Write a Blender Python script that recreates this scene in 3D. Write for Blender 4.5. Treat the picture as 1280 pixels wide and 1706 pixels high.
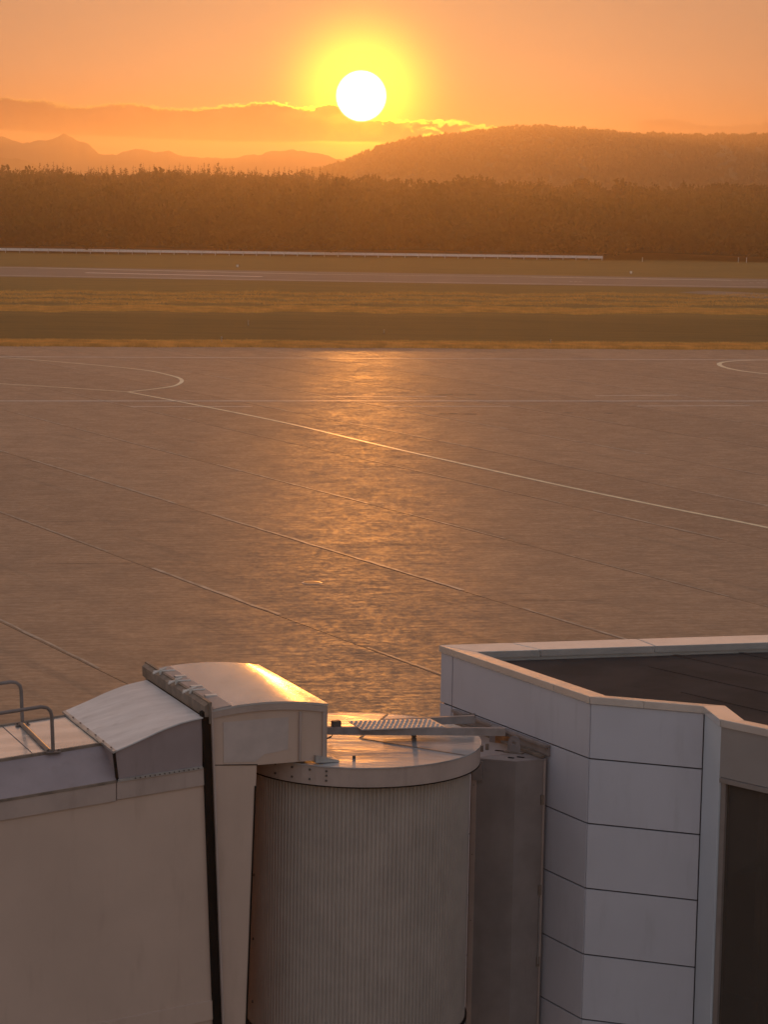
import bpy, bmesh, math, random
import numpy as np
from math import sin, cos, pi, radians, atan, atan2, sqrt
from mathutils import Vector, Matrix
random.seed(7); rng = np.random.default_rng(7)
for o in list(bpy.data.objects): bpy.data.objects.remove(o)
S = bpy.context.scene; COL = S.collection

# ------------------------------------------------------------------ camera
F, H, ROLL, PITCH = 4000.0, 15.0, 0.018, atan(528/4000)
fw = np.array([0, cos(PITCH), -sin(PITCH)]); up0 = np.array([0, sin(PITCH), cos(PITCH)]); rt0 = np.array([1., 0, 0])
RT = cos(ROLL)*rt0+sin(ROLL)*up0; UP = -sin(ROLL)*rt0+cos(ROLL)*up0; CAM = np.array([0, 0, H])
cd = bpy.data.cameras.new('camera'); cam = bpy.data.objects.new('camera', cd); COL.objects.link(cam)
cd.sensor_fit = 'VERTICAL'; cd.sensor_height = 36; cd.lens = 36*F/1706; cd.clip_start = 0.5; cd.clip_end = 60000
M = Matrix(((RT[0], UP[0], -fw[0], 0), (RT[1], UP[1], -fw[1], 0), (RT[2], UP[2], -fw[2], H), (0, 0, 0, 1)))
cam.matrix_world = M
S.camera = cam
def ray(x, y): return fw+RT*((x-640)/F)+UP*((853-y)/F)
def onz(x, y, z=0.0):                      # where the sight line of a photo point meets a level plane
    d = ray(x, y); return CAM+d*((z-H)/d[2])
def ony(x, y, Y): d = ray(x, y); return CAM+d*(Y/d[1])
def onplane(x, y, P, n): d = ray(x, y); return CAM+d*(((np.array(P)-CAM)@n)/(d@n))

# ------------------------------------------------------------------ light
SD = ray(602, 160); SD = SD/np.linalg.norm(SD)
SUN_EL, SUN_AZ = math.asin(SD[2]), atan2(SD[0], SD[1])
SKY_STRENGTH, SUN_STRENGTH, SUN_COLOR, EXPOSURE = 0.13, 0.235, (1.0, 0.34, 0.05), 1.7
S.view_settings.view_transform = 'Standard'; S.view_settings.look = 'None'
S.view_settings.exposure = EXPOSURE; S.view_settings.gamma = 1
try: S.view_settings.use_curve_mapping = False
except Exception: pass
S.render.engine = 'CYCLES'
S.cycles.use_denoising = True
S.cycles.max_bounces = 8; S.cycles.volume_bounces = 0; S.cycles.sample_clamp_indirect = 6; S.cycles.transparent_max_bounces = 12
sl = bpy.data.lights.new('sun', 'SUN'); sl.energy = SUN_STRENGTH; sl.angle = radians(0.53); sl.color = SUN_COLOR
so = bpy.data.objects.new('sun', sl); COL.objects.link(so)
so.rotation_euler = Vector(SD).to_track_quat('Z', 'Y').to_euler(); so.location = (0, 0, 60)

E0, E1 = onz(0, 577)[:2], onz(1280, 583)[:2]; ED = (E1-E0)/np.linalg.norm(E1-E0)      # far edge of the apron
class G:                                    # tiny node-graph helper
    def __init__(s, nt): s.nt = nt; s.n = nt.nodes; s.l = nt.links
    def node(s, t, **kw):
        n = s.n.new(t)
        for k, v in kw.items(): setattr(n, k, v)
        return n
    def put(s, sock, v):
        if v is None: return
        if hasattr(v, 'links') or isinstance(v, bpy.types.NodeSocket): s.l.new(v, sock)
        else: sock.default_value = v
    def m(s, op, a, b=None, c=None, clamp=False):
        n = s.node('ShaderNodeMath', operation=op, use_clamp=clamp)
        for i, v in enumerate((a, b, c)): s.put(n.inputs[i], v)
        return n.outputs[0]
    def v(s, op, a, b=None, out=0):
        n = s.node('ShaderNodeVectorMath', operation=op); s.put(n.inputs[0], a)
        if b is not None: s.put(n.inputs[1], b)
        return n.outputs[out]
    def mix(s, f, a, b, t='RGBA', blend='MIX'):
        n = s.node('ShaderNodeMix', data_type=t)
        if t == 'RGBA': n.blend_type = blend; i = (6, 7); o = 2
        else: i = (2, 3); o = 0
        s.put(n.inputs[0], f)
        for k, q in zip(i, (a, b)):
            if isinstance(q, tuple) and len(q) == 3: q = (*q, 1)
            s.put(n.inputs[k], q)
        return n.outputs[o]
    def sm(s, x, a, b):                     # smoothstep
        n = s.node('ShaderNodeMapRange', interpolation_type='SMOOTHSTEP')
        s.put(n.inputs[0], x); s.put(n.inputs[1], a); s.put(n.inputs[2], b); return n.outputs[0]
    def noise(s, vec, scale, detail=4, rough=.55, out=0, dist=0.0):
        n = s.node('ShaderNodeTexNoise'); s.put(n.inputs['Vector'], vec)
        n.inputs['Scale'].default_value = scale; n.inputs['Detail'].default_value = detail
        n.inputs['Roughness'].default_value = rough; n.inputs['Distortion'].default_value = dist
        return n.outputs[out]
    def curve(s, x, pts):                   # piecewise curve through (x, y) points
        x0, x1 = pts[0][0], pts[-1][0]; lo = min(p[1] for p in pts); hi = max(p[1] for p in pts)
        n = s.node('ShaderNodeFloatCurve'); c = n.mapping.curves[0]
        q = [((a-x0)/(x1-x0), (b-lo)/(hi-lo)) for a, b in pts]
        c.points[0].location = q[0]; c.points[-1].location = q[-1]
        for k in q[1:-1]: c.points.new(*k)
        n.mapping.update()
        t = s.m('DIVIDE', s.m('SUBTRACT', x, x0), x1-x0, clamp=True)
        s.put(n.inputs['Value'], t)
        return s.m('MULTIPLY_ADD', n.outputs[0], hi-lo, lo)

W = bpy.data.worlds.new('World'); S.world = W; W.use_nodes = True
g = G(W.node_tree); g.n.clear()
def azel(x, y):
    d = ray(x, y); return math.degrees(atan2(d[0], d[1])), math.degrees(atan2(d[2], sqrt(d[0]**2+d[1]**2)))
def build_world():
    tc = g.node('ShaderNodeTexCoord'); D = tc.outputs['Generated']
    sky = g.node('ShaderNodeTexSky', sky_type='NISHITA'); sky.sun_disc = False
    sky.sun_elevation = SUN_EL; sky.sun_rotation = SUN_AZ; sky.altitude = 0; sky.air_density = 1.0; sky.dust_density = 2.5; sky.ozone_density = 1.0
    sep = g.node('ShaderNodeSeparateXYZ'); g.l.new(D, sep.inputs[0]); x, y, z = sep.outputs
    el = g.m('MULTIPLY', g.m('ARCSINE', z), 180/pi); az = g.m('MULTIPLY', g.m('ARCTAN2', x, y), 180/pi)
    th = g.m('MULTIPLY', g.v('DISTANCE', D, tuple(SD), 1), 180/pi)     # degrees from the sun
    # --- cloud bank low over the hills (azimuth, elevation)
    cv = g.node('ShaderNodeCombineXYZ'); g.put(cv.inputs[0], az); g.put(cv.inputs[1], g.m('MULTIPLY', el, 1.6))
    cvec = cv.outputs[0]
    n1 = g.m('SUBTRACT', g.noise(cvec, 1.1, 5, .6), .5); n2 = g.m('SUBTRACT', g.noise(cvec, 4.5, 4, .6), .5)
    n4 = g.m('SUBTRACT', g.noise(cvec, 12., 3, .6), .5)
    n3 = g.noise(cvec, 2.2, 5, .6, dist=.6)
    def prof(pts):
        q = [azel(*p) for p in pts]; return [(a, b) for a, b in q]
    top = g.curve(az, prof([(-120, 168), (0, 164), (60, 166), (130, 177), (200, 172), (300, 180), (400, 175), (455, 170), (510, 180), (550, 174), (600, 190), (650, 200), (740, 202), (800, 207), (850, 213), (900, 216)]))
    bot = g.curve(az, prof([(-120, 210), (0, 217), (200, 229), (400, 237), (600, 237), (700, 245), (800, 260), (900, 262)]))
    rag = g.m('ADD', g.m('MULTIPLY', n1, .16), g.m('MULTIPLY_ADD', n4, .14, g.m('MULTIPLY', n2, .30)))
    dt = g.m('ADD', g.m('SUBTRACT', top, el), rag)                       # below the top: positive
    db = g.m('ADD', g.m('SUBTRACT', el, bot), g.m('MULTIPLY', n1, .10))
    bank = g.m('MULTIPLY', g.sm(dt, 0., .035), g.sm(db, -.03, .05))
    holes = g.m('MULTIPLY', g.sm(az, .2, .9), g.sm(n3, .50, .56))        # broken to the right of the sun
    fade_r = g.sm(az, 3.6, 2.6)
    bank = g.m('MULTIPLY', g.m('MULTIPLY', bank, g.m('SUBTRACT', 1., holes)), fade_r)
    bank = g.m('MULTIPLY', bank, g.m('MULTIPLY_ADD', g.sm(n3, .35, .7), -.3, 1.))
    rim = g.m('MULTIPLY', g.m('MULTIPLY', g.sm(dt, -.02, .012), g.sm(dt, .075, .02)), fade_r)
    hol = g.m('MULTIPLY', g.m('MULTIPLY', g.sm(dt, 0., .05), g.m('MULTIPLY', holes, fade_r)), g.sm(db, -.1, .1))
    under = g.m('MULTIPLY', g.sm(db, -.07, -.02), g.sm(db, .03, -.01))
    # pale bank far right
    top2 = g.curve(az, prof([(960, 214), (1040, 208), (1110, 196), (1150, 202), (1200, 211), (1250, 205), (1400, 200)]))
    dt2 = g.m('ADD', g.m('SUBTRACT', top2, el), g.m('ADD', g.m('MULTIPLY', n2, .14), g.m('MULTIPLY', n1, .12)))
    bank2 = g.m('MULTIPLY', g.sm(dt2, 0., .04), g.sm(az, 5.4, 6.2))
    # --- sky colour and the aureole
    bw = g.node('ShaderNodeRGBToBW'); g.l.new(sky.outputs[0], bw.inputs[0]); lum = g.m('MAXIMUM', bw.outputs[0], .02)
    soft = g.v('SCALE', sky.outputs[0]); soft.node.inputs['Scale'].default_value = 1.; g.put(soft.node.inputs['Scale'], g.m('POWER', lum, -.75))   # the photo's compressed range
    grey = g.m('POWER', lum, .25); gc = g.node('ShaderNodeCombineXYZ'); [g.put(gc.inputs[i], grey) for i in range(3)]
    tint = g.mix(1., g.mix(.35, soft, gc.outputs[0]), (1.05, .96, 1.04), blend='MULTIPLY')
    tint = g.mix(1., tint, g.mix(g.sm(th, 48., 3.), (1., 1., 1.), (.19, .38, 1.08)), blend='MULTIPLY')   # dusty red towards the sun
    tint = g.mix(1., tint, g.mix(g.sm(th, 95., 12.), (1., 1., 1.), (1.50, .94, .42)), blend='MULTIPLY')
    tint = g.mix(1., tint, g.mix(g.sm(el, 3.0, .8), (1., 1., 1.), (1., .74, .45)), blend='MULTIPLY')       # redder in the thick air at the horizon
    cl = g.m('ADD', bank, g.m('MULTIPLY', bank2, .45), clamp=True)
    skyc = g.mix(cl, tint, g.mix(1., tint, (.03, .05, .34), blend='MULTIPLY'))
    bg = g.node('ShaderNodeBackground'); g.put(bg.inputs[0], skyc); bg.inputs[1].default_value = SKY_STRENGTH
    wide = g.m('MULTIPLY', g.m('POWER', 2.718, g.m('MULTIPLY', th, -1/2.6)), .07)
    ring = g.m('MULTIPLY', g.m('POWER', 2.718, g.m('MULTIPLY', g.m('POWER', g.m('DIVIDE', th, 1.22), 2.0), -1.)), 1.15)
    core = g.m('MULTIPLY', g.sm(th, .61, .42), 14.)
    gl = g.m('ADD', g.m('MULTIPLY', wide, g.m('MULTIPLY_ADD', cl, -.85, 1.)), g.m('MULTIPLY', ring, g.m('MULTIPLY_ADD', cl, -.72, 1.)))
    rg = g.m('MULTIPLY', g.m('ADD', g.m('ADD', rim, g.m('MULTIPLY', under, .15)), g.m('MULTIPLY', hol, .8)), g.m('ADD', g.m('MULTIPLY', g.m('POWER', 2.718, g.m('MULTIPLY', th, -1/1.7)), 2.2), .05))
    gl = g.m('ADD', gl, rg)
    b2 = g.node('ShaderNodeBackground'); b2.inputs[0].default_value = (1.0, .62, .015, 1); g.put(b2.inputs[1], gl)
    b3 = g.node('ShaderNodeBackground'); b3.inputs[0].default_value = (1.0, .9, .62, 1); g.put(b3.inputs[1], core)
    a1 = g.node('ShaderNodeAddShader'); a2 = g.node('ShaderNodeAddShader')
    g.l.new(bg.outputs[0], a1.inputs[0]); g.l.new(b2.outputs[0], a1.inputs[1])
    g.l.new(a1.outputs[0], a2.inputs[0]); g.l.new(b3.outputs[0], a2.inputs[1])
    out = g.node('ShaderNodeOutputWorld'); g.l.new(a2.outputs[0], out.inputs[0])
build_world()
W.cycles.sampling_method = 'MANUAL'; W.cycles.sample_map_resolution = 2048

# ------------------------------------------------------------------ materials
def mat(name, base, rough=.5, metal=0., var=.12, vscale=3., bump=0., bscale=30., stretch=None, spec=.5, stain=0., trans=0., rvar=0., coord='Object'):
    m = bpy.data.materials.new(name); m.use_nodes = True; q = G(m.node_tree); b = q.n['Principled BSDF']
    tc = q.node('ShaderNodeTexCoord'); vec = tc.outputs[coord]
    if stretch: vec = q.v('MULTIPLY', vec, stretch)
    base = tuple(base)
    n = q.noise(vec, vscale, 6, .6)
    f = q.sm(n, .3, .7)
    c = q.mix(f, tuple(x*(1-var) for x in base), tuple(min(1, x*(1+var)) for x in base))
    if stain:
        s2 = q.sm(q.noise(q.v('MULTIPLY', tc.outputs[coord], (2.2, 2.2, .35)), 2.0, 5, .65), .52, .75)
        c = q.mix(q.m('MULTIPLY', s2, stain), c, tuple(x*.62 for x in (base[0], base[1]*.96, base[2]*.88)))
    q.put(b.inputs['Base Color'], c); b.inputs['Metallic'].default_value = metal
    b.inputs['Specular IOR Level'].default_value = spec
    if rvar: q.put(b.inputs['Roughness'], q.m('MULTIPLY_ADD', q.noise(vec, vscale*2.3, 4, .6), rvar*2, rough-rvar, clamp=True))
    else: b.inputs['Roughness'].default_value = rough
    if bump:
        bn = q.node('ShaderNodeBump'); bn.inputs['Strength'].default_value = 1.0; bn.inputs['Distance'].default_value = bump
        q.put(bn.inputs['Height'], q.noise(vec, bscale, 5, .6)); q.l.new(bn.outputs[0], b.inputs['Normal'])
    if trans:
        t = q.node('ShaderNodeBsdfTranslucent'); q.put(t.inputs[0], c); mx = q.node('ShaderNodeMixShader'); mx.inputs[0].default_value = trans
        q.l.new(b.outputs[0], mx.inputs[1]); q.l.new(t.outputs[0], mx.inputs[2]); q.l.new(mx.outputs[0], q.n['Material Output'].inputs[0])
    return m

def apron_material(name, k=1.0, seed=0.):
    m = bpy.data.materials.new(name); m.use_nodes = True; q = G(m.node_tree); b = q.n['Principled BSDF']
    tc = q.node('ShaderNodeTexCoord'); P = q.v('ADD', tc.outputs['Object'], (seed*13.7, seed*7.1, 0))
    def along(deg, sx, sy):                  # coordinates turned to a direction and stretched along it
        mp = q.node('ShaderNodeMapping', vector_type='TEXTURE'); q.l.new(P, mp.inputs[0])
        mp.inputs['Rotation'].default_value = (0, 0, radians(deg)); mp.inputs['Scale'].default_value = (1/sx, 1/sy, 1.); return mp.outputs[0]
    big = q.sm(q.noise(P, .06, 5, .6), .3, .7); mid = q.sm(q.noise(P, .45, 6, .7), .35, .68)
    fine = q.noise(P, 14., 3, .8); grit = q.noise(P, 3.5, 5, .8)
    screed = q.noise(along(11.9, .55, 3.4), 1.0, 7, .8)                       # marks across the lanes left by the paver
    scuff = q.sm(q.noise(along(15., .22, 3.4), 1.0, 4, .7), .64, .72)          # pale scrapes
    tyre = q.sm(q.noise(along(-61.5, .05, .9), 1.0, 4, .6), .56, .70)         # dark wheel tracks along the lanes
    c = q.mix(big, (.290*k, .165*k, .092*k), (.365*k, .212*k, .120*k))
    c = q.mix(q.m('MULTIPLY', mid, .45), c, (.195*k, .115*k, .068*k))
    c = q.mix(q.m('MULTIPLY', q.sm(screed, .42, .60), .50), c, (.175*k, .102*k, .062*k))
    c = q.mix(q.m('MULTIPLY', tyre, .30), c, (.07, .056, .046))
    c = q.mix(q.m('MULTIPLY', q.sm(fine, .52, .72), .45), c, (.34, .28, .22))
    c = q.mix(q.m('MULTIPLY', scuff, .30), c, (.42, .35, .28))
    q.put(b.inputs['Base Color'], c)
    r = q.m('MULTIPLY_ADD', mid, .09, .37); r = q.m('MULTIPLY_ADD', big, .05, r); r = q.m('MULTIPLY_ADD', q.sm(screed, .42, .60), .12, r); r = q.m('MULTIPLY_ADD', q.sm(grit, .42, .58), .17, r)
    q.put(b.inputs['Roughness'], r)
    b.inputs['Specular IOR Level'].default_value = .5
    bn = q.node('ShaderNodeBump'); bn.inputs['Strength'].default_value = 1.; bn.inputs['Distance'].default_value = .009
    h = q.m('ADD', q.m('MULTIPLY', grit, 1.0), q.m('MULTIPLY_ADD', q.noise(P, .9, 4, .6), .7, q.m('MULTIPLY', screed, 1.1)))
    q.put(bn.inputs['Height'], h); q.l.new(bn.outputs[0], b.inputs['Normal'])
    return m

def grass_ground_material():
    m = bpy.data.materials.new('mown_grass'); m.use_nodes = True; q = G(m.node_tree); b = q.n['Principled BSDF']
    tc = q.node('ShaderNodeTexCoord'); P = tc.outputs['Object']
    rows = q.v('MULTIPLY', P, (.05, .55, 1.))
    n = q.sm(q.noise(rows, 1., 6, .65), .3, .7); n2 = q.sm(q.noise(q.v('MULTIPLY', P, (.25, 1., 1.)), .16, 7, .75), .36, .64)
    c = q.mix(n, (.12, .080, .023), (.26, .165, .046)); c = q.mix(q.m('MULTIPLY', n2, .6), c, (.24, .16, .045))
    d = q.v('DOT_PRODUCT', q.v('SUBTRACT', P, (float(E0[0]), float(E0[1]), 0.)), (-float(ED[1]), float(ED[0]), 0.), 1)      # metres beyond the apron edge
    d = q.m('ADD', d, q.m('MULTIPLY_ADD', q.noise(q.v('MULTIPLY', P, (.3, 1., 1.)), .12, 5, .7), 26., -13.))
    strip_ = q.m('MULTIPLY', q.sm(d, 4., 14.), q.sm(d, 70., 50.))                                              # a strip mown shorter and greener
    c = q.mix(q.m('MULTIPLY', strip_, .5), c, (.085, .062, .018))
    q.put(b.inputs['Base Color'], c); b.inputs['Roughness'].default_value = .9; b.inputs['Specular IOR Level'].default_value = .15
    bn = q.node('ShaderNodeBump'); bn.inputs['Strength'].default_value = 1.; bn.inputs['Distance'].default_value = .25
    q.put(bn.inputs['Height'], q.noise(q.v('MULTIPLY', P, (.6, 1.2, 1.)), 1.6, 6, .75)); q.l.new(bn.outputs[0], b.inputs['Normal'])
    return m

MT = dict(
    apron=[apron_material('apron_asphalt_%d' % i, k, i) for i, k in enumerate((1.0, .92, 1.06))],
    joint=mat('joint_sealant', (.075, .062, .05), .55, var=.3, vscale=2.),
    band=mat('joint_band', (.36, .275, .205), .47, var=.35, vscale=1.5, bump=.01, bscale=6),
    paint=mat('worn_white_paint', (.78, .74, .66), .42, var=.15, vscale=1.2),
    ypaint=mat('worn_yellow_paint', (.74, .64, .42), .40, var=.2, vscale=1.2),
    oil=mat('oil_stain', (.02, .02, .02), .5, var=.3),
    runway=mat('runway_asphalt', (.125, .095, .07), .6, var=.2, vscale=.15, bump=.01, bscale=3.),
    grass=grass_ground_material(),
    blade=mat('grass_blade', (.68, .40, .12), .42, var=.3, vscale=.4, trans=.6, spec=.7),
    leaf=mat('broadleaf', (.12, .092, .024), .75, var=.12, vscale=.05, trans=.6, spec=.15),
    needle=mat('needles', (.075, .072, .026), .8, var=.2, vscale=.2, trans=.2, spec=.1),
    bark=mat('bark', (.09, .065, .045), .9, var=.3, vscale=3.),
    hill=mat('hill_woodland', (.055, .058, .024), .9, var=.4, vscale=.02, bump=4., bscale=.06, spec=.1),
    mount=mat('mountain_woodland', (.07, .075, .05), .95, var=.3, vscale=.004, spec=.05),
    white=mat('fence_white', (.72, .70, .66), .5, var=.08),
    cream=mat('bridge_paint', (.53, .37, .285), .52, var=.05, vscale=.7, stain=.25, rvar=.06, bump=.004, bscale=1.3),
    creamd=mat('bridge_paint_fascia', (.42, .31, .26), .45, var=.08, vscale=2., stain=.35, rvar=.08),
    patch=mat('repainted_patch', (.50, .39, .34), .55, var=.07, vscale=4.),
    roofm=mat('bridge_roof_metal', (.62, .60, .585), .11, metal=.6, var=.12, vscale=1.3, stretch=(1., .35, 1.), rvar=.05, bump=.006, bscale=.9, stain=.25),
    hoodm=mat('hood_roof_paint', (.62, .615, .62), .42, metal=.35, var=.12, vscale=1.6, stretch=(.5, 2.2, 1.), rvar=.08, stain=.35),
    rotm=mat('rotunda_roof_metal', (.46, .44, .43), .17, metal=.4, var=.14, vscale=1.2, rvar=.05, bump=.022, bscale=.6, stretch=(.6, 1.6, 1.), stain=.25),
    curtain=mat('curtain_slats', (.42, .345, .295), .42, metal=.2, var=.08, vscale=2., stain=.3),
    dark=mat('rubber_seal', (.011, .007, .005), .85, var=.3, vscale=4., spec=.2),
    flange=mat('weathered_flange', (.20, .145, .11), .55, var=.3, vscale=5., stain=.5),
    steel=mat('galvanised_steel', (.45, .42, .40), .38, metal=.6, var=.15, vscale=6.),
    bolt=mat('bolt_steel', (.12, .10, .09), .5, metal=.6, var=.2, vscale=8.),
    adapter=mat('adapter_paint', (.25, .20, .18), .6, var=.1, vscale=2., stain=.35),
    fit=mat('fitting_paint', (.27, .215, .195), .5, var=.15, vscale=4., stain=.4),
    rail=mat('handrail_paint', (.20, .155, .135), .5, metal=.2, var=.15, vscale=6.),
    troof=mat('tunnel_roof_metal', (.78, .76, .73), .24, metal=.7, var=.16, vscale=1.4, stretch=(.4, 2., 1.), rvar=.08, stain=.3),
    clip=mat('clip_paint', (.62, .55, .48), .5, var=.1),
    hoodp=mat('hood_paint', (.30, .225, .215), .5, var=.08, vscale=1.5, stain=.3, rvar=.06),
    rust=mat('rust', (.30, .12, .04), .8, var=.4, vscale=9.),
    panel=mat('wall_panel_paint', (.54, .505, .53), .46, var=.035, vscale=.8, stain=.22, rvar=.06, bump=.004, bscale=.7),
    pillar=mat('pillar_paint', (.56, .57, .60), .42, var=.04, vscale=1.),
    copm=mat('coping_metal', (.88, .85, .82), .25, metal=.8, var=.06, vscale=2., rvar=.05),
    core=mat('joint_backing', (.07, .065, .07), .8, var=.2),  # dark backing core behind the recessed panel joints
    roofdeck=mat('roof_membrane', (.042, .031, .028), .85, var=.25, vscale=1.2, bump=.006, bscale=18., spec=.2),
    head=mat('window_head_panel', (.30, .25, .225), .55, var=.06, vscale=1.),
    winframe=mat('window_frame_bronze', (.27, .22, .195), .45, metal=.2, var=.1),
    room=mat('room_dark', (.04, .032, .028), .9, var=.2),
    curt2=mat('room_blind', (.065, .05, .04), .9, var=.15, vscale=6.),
)
def glass():
    m = bpy.data.materials.new('window_glass'); m.use_nodes = True; b = m.node_tree.nodes['Principled BSDF']
    b.inputs['Base Color'].default_value = (.50, .42, .36, 1); b.inputs['Roughness'].default_value = .02
    b.inputs['Transmission Weight'].default_value = .9; b.inputs['IOR'].default_value = 1.33
    return m
MT['glass'] = glass()

# ------------------------------------------------------------------ builders
def tag(o, label=None, cat=None, group=None, kind=None):
    for k, v in (('label', label), ('category', cat), ('group', group), ('kind', kind)):
        if v: o[k] = v
    return o
def empty(name, loc=(0, 0, 0), **kw):
    o = bpy.data.objects.new(name, None); COL.objects.link(o); o.location = loc; o.empty_display_size = .3
    return tag(o, **kw)
def link(name, me, m=None, parent=None, smooth=False, **kw):
    if m: me.materials.append(m)
    o = bpy.data.objects.new(name, me); COL.objects.link(o)
    if parent is not None:
        o.parent = parent
        root = parent; off = Vector((0, 0, 0))
        while root is not None: off += root.location; root = root.parent
        o.location = -off
    if smooth:
        for p in me.polygons: p.use_smooth = True
    return tag(o, **kw)
class MB:
    def __init__(s): s.v = []; s.f = []
    def add(s, vs, fs):
        k = len(s.v); s.v += [tuple(map(float, p)) for p in vs]; s.f += [tuple(i+k for i in f) for f in fs]; return s
    def hexa(s, p):                          # 8 corners: bottom loop 0-3, top loop 4-7
        return s.add(p, [(3, 2, 1, 0), (4, 5, 6, 7), (0, 1, 5, 4), (1, 2, 6, 5), (2, 3, 7, 6), (3, 0, 4, 7)])
    def prism(s, loop, off):                 # loop of 3-D points extruded by a vector
        n = len(loop); off = np.array(off); a = [np.array(p, float) for p in loop]; b = [p+off for p in a]
        return s.add(a+b, [tuple(range(n))[::-1], tuple(range(n, 2*n))]+[(i, (i+1) % n, n+(i+1) % n, n+i) for i in range(n)])
    def tube(s, pts, r, n=10):
        pts = [np.array(p, float) for p in pts]; rings = []
        ref = np.array([0, 0, 1.]); 
        for i, p in enumerate(pts):
            d = pts[min(i+1, len(pts)-1)]-pts[max(i-1, 0)]; d /= np.linalg.norm(d)
            a = np.cross(d, ref)
            if np.linalg.norm(a) < .15: a = np.cross(d, np.array([1., 0, 0]))
            a /= np.linalg.norm(a); b = np.cross(a, d)
            rings.append([p+r*(cos(2*pi*k/n)*a+sin(2*pi*k/n)*b) for k in range(n)])
        # keep rings from twisting
        for i in range(1, len(rings)):
            best = min(range(n), key=lambda k: np.linalg.norm(rings[i][k]-(rings[i-1][0]+pts[i]-pts[i-1])))
            rings[i] = rings[i][best:]+rings[i][:best]
        vs = [q for rg in rings for q in rg]; fs = []
        for i in range(len(rings)-1):
            for k in range(n):
                k2 = (k+1) % n; fs.append((i*n+k, i*n+k2, (i+1)*n+k2, (i+1)*n+k))
        fs += [tuple(range(n))[::-1], tuple(range((len(rings)-1)*n, len(rings)*n))]
        return s.add(vs, fs)
    def cyl(s, c, r, z0, z1, n=64, a0=0, a1=2*pi):
        return s.prism([(c[0]+r*cos(a0+(a1-a0)*k/n), c[1]+r*sin(a0+(a1-a0)*k/n), z0) for k in range(n)], (0, 0, z1-z0))
    def build(s, name, m=None, parent=None, bevel=0., smooth=False, **kw):
        me = bpy.data.meshes.new(name); me.from_pydata(s.v, [], s.f); 
        bm = bmesh.new(); bm.from_mesh(me); bmesh.ops.recalc_face_normals(bm, faces=bm.faces)
        if bevel:
            bmesh.ops.remove_doubles(bm, verts=bm.verts, dist=1e-5)
            es = [e for e in bm.edges if len(e.link_faces) == 2 and e.calc_face_angle(0) > .5]
            bmesh.ops.bevel(bm, geom=es, offset=bevel, segments=2, affect='EDGES', clamp_overlap=True)
        bm.to_mesh(me); bm.free()
        o = link(name, me, m, parent, **kw)
        if smooth:
            for p in me.polygons: p.use_smooth = True
            try:
                me.set_sharp_from_angle(angle=radians(35))
            except Exception: pass
        return o
def big_mesh(name, V, Fq, m, smooth=False, **kw):   # numpy vertices and quads
    me = bpy.data.meshes.new(name); V = np.asarray(V, np.float32); Fq = np.asarray(Fq, np.int32); k = Fq.shape[1]
    me.vertices.add(len(V)); me.vertices.foreach_set('co', V.ravel())
    me.loops.add(Fq.size); me.loops.foreach_set('vertex_index', Fq.ravel())
    me.polygons.add(len(Fq)); me.polygons.foreach_set('loop_start', np.arange(0, Fq.size, k, dtype=np.int32))
    try: me.polygons.foreach_set('loop_total', np.full(len(Fq), k, np.int32))
    except Exception: pass
    me.update(calc_edges=True); me.validate()
    return link(name, me, m, smooth=smooth, **kw)
def strip(pts, w, z):
    """flat painted line along ground points, a thin slab 4 mm thick"""
    mb = MB(); P = [np.array((p[0], p[1])) for p in pts]; L = []; R = []
    for i, p in enumerate(P):
        d = P[min(i+1, len(P)-1)]-P[max(i-1, 0)]; d = d/np.linalg.norm(d); n = np.array((-d[1], d[0]))
        L.append(p+n*w/2); R.append(p-n*w/2)
    for i in range(len(P)-1):
        mb.add([(*L[i], z), (*L[i+1], z), (*R[i+1], z), (*R[i], z)], [(0, 1, 2, 3)])
    return mb

# ------------------------------------------------------------------ ground, apron, runway
gm = MB(); xs = np.linspace(-3000, 3000, 41); ys = np.linspace(-300, 14500, 75)
for i in range(40):
    pass
gm.add([(-3000, -300, 0), (3000, -300, 0), (3000, 4700, 0), (-3000, 4700, 0)], [(0, 1, 2, 3)])
gm.build('ground', MT['grass'], kind='structure')

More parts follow.
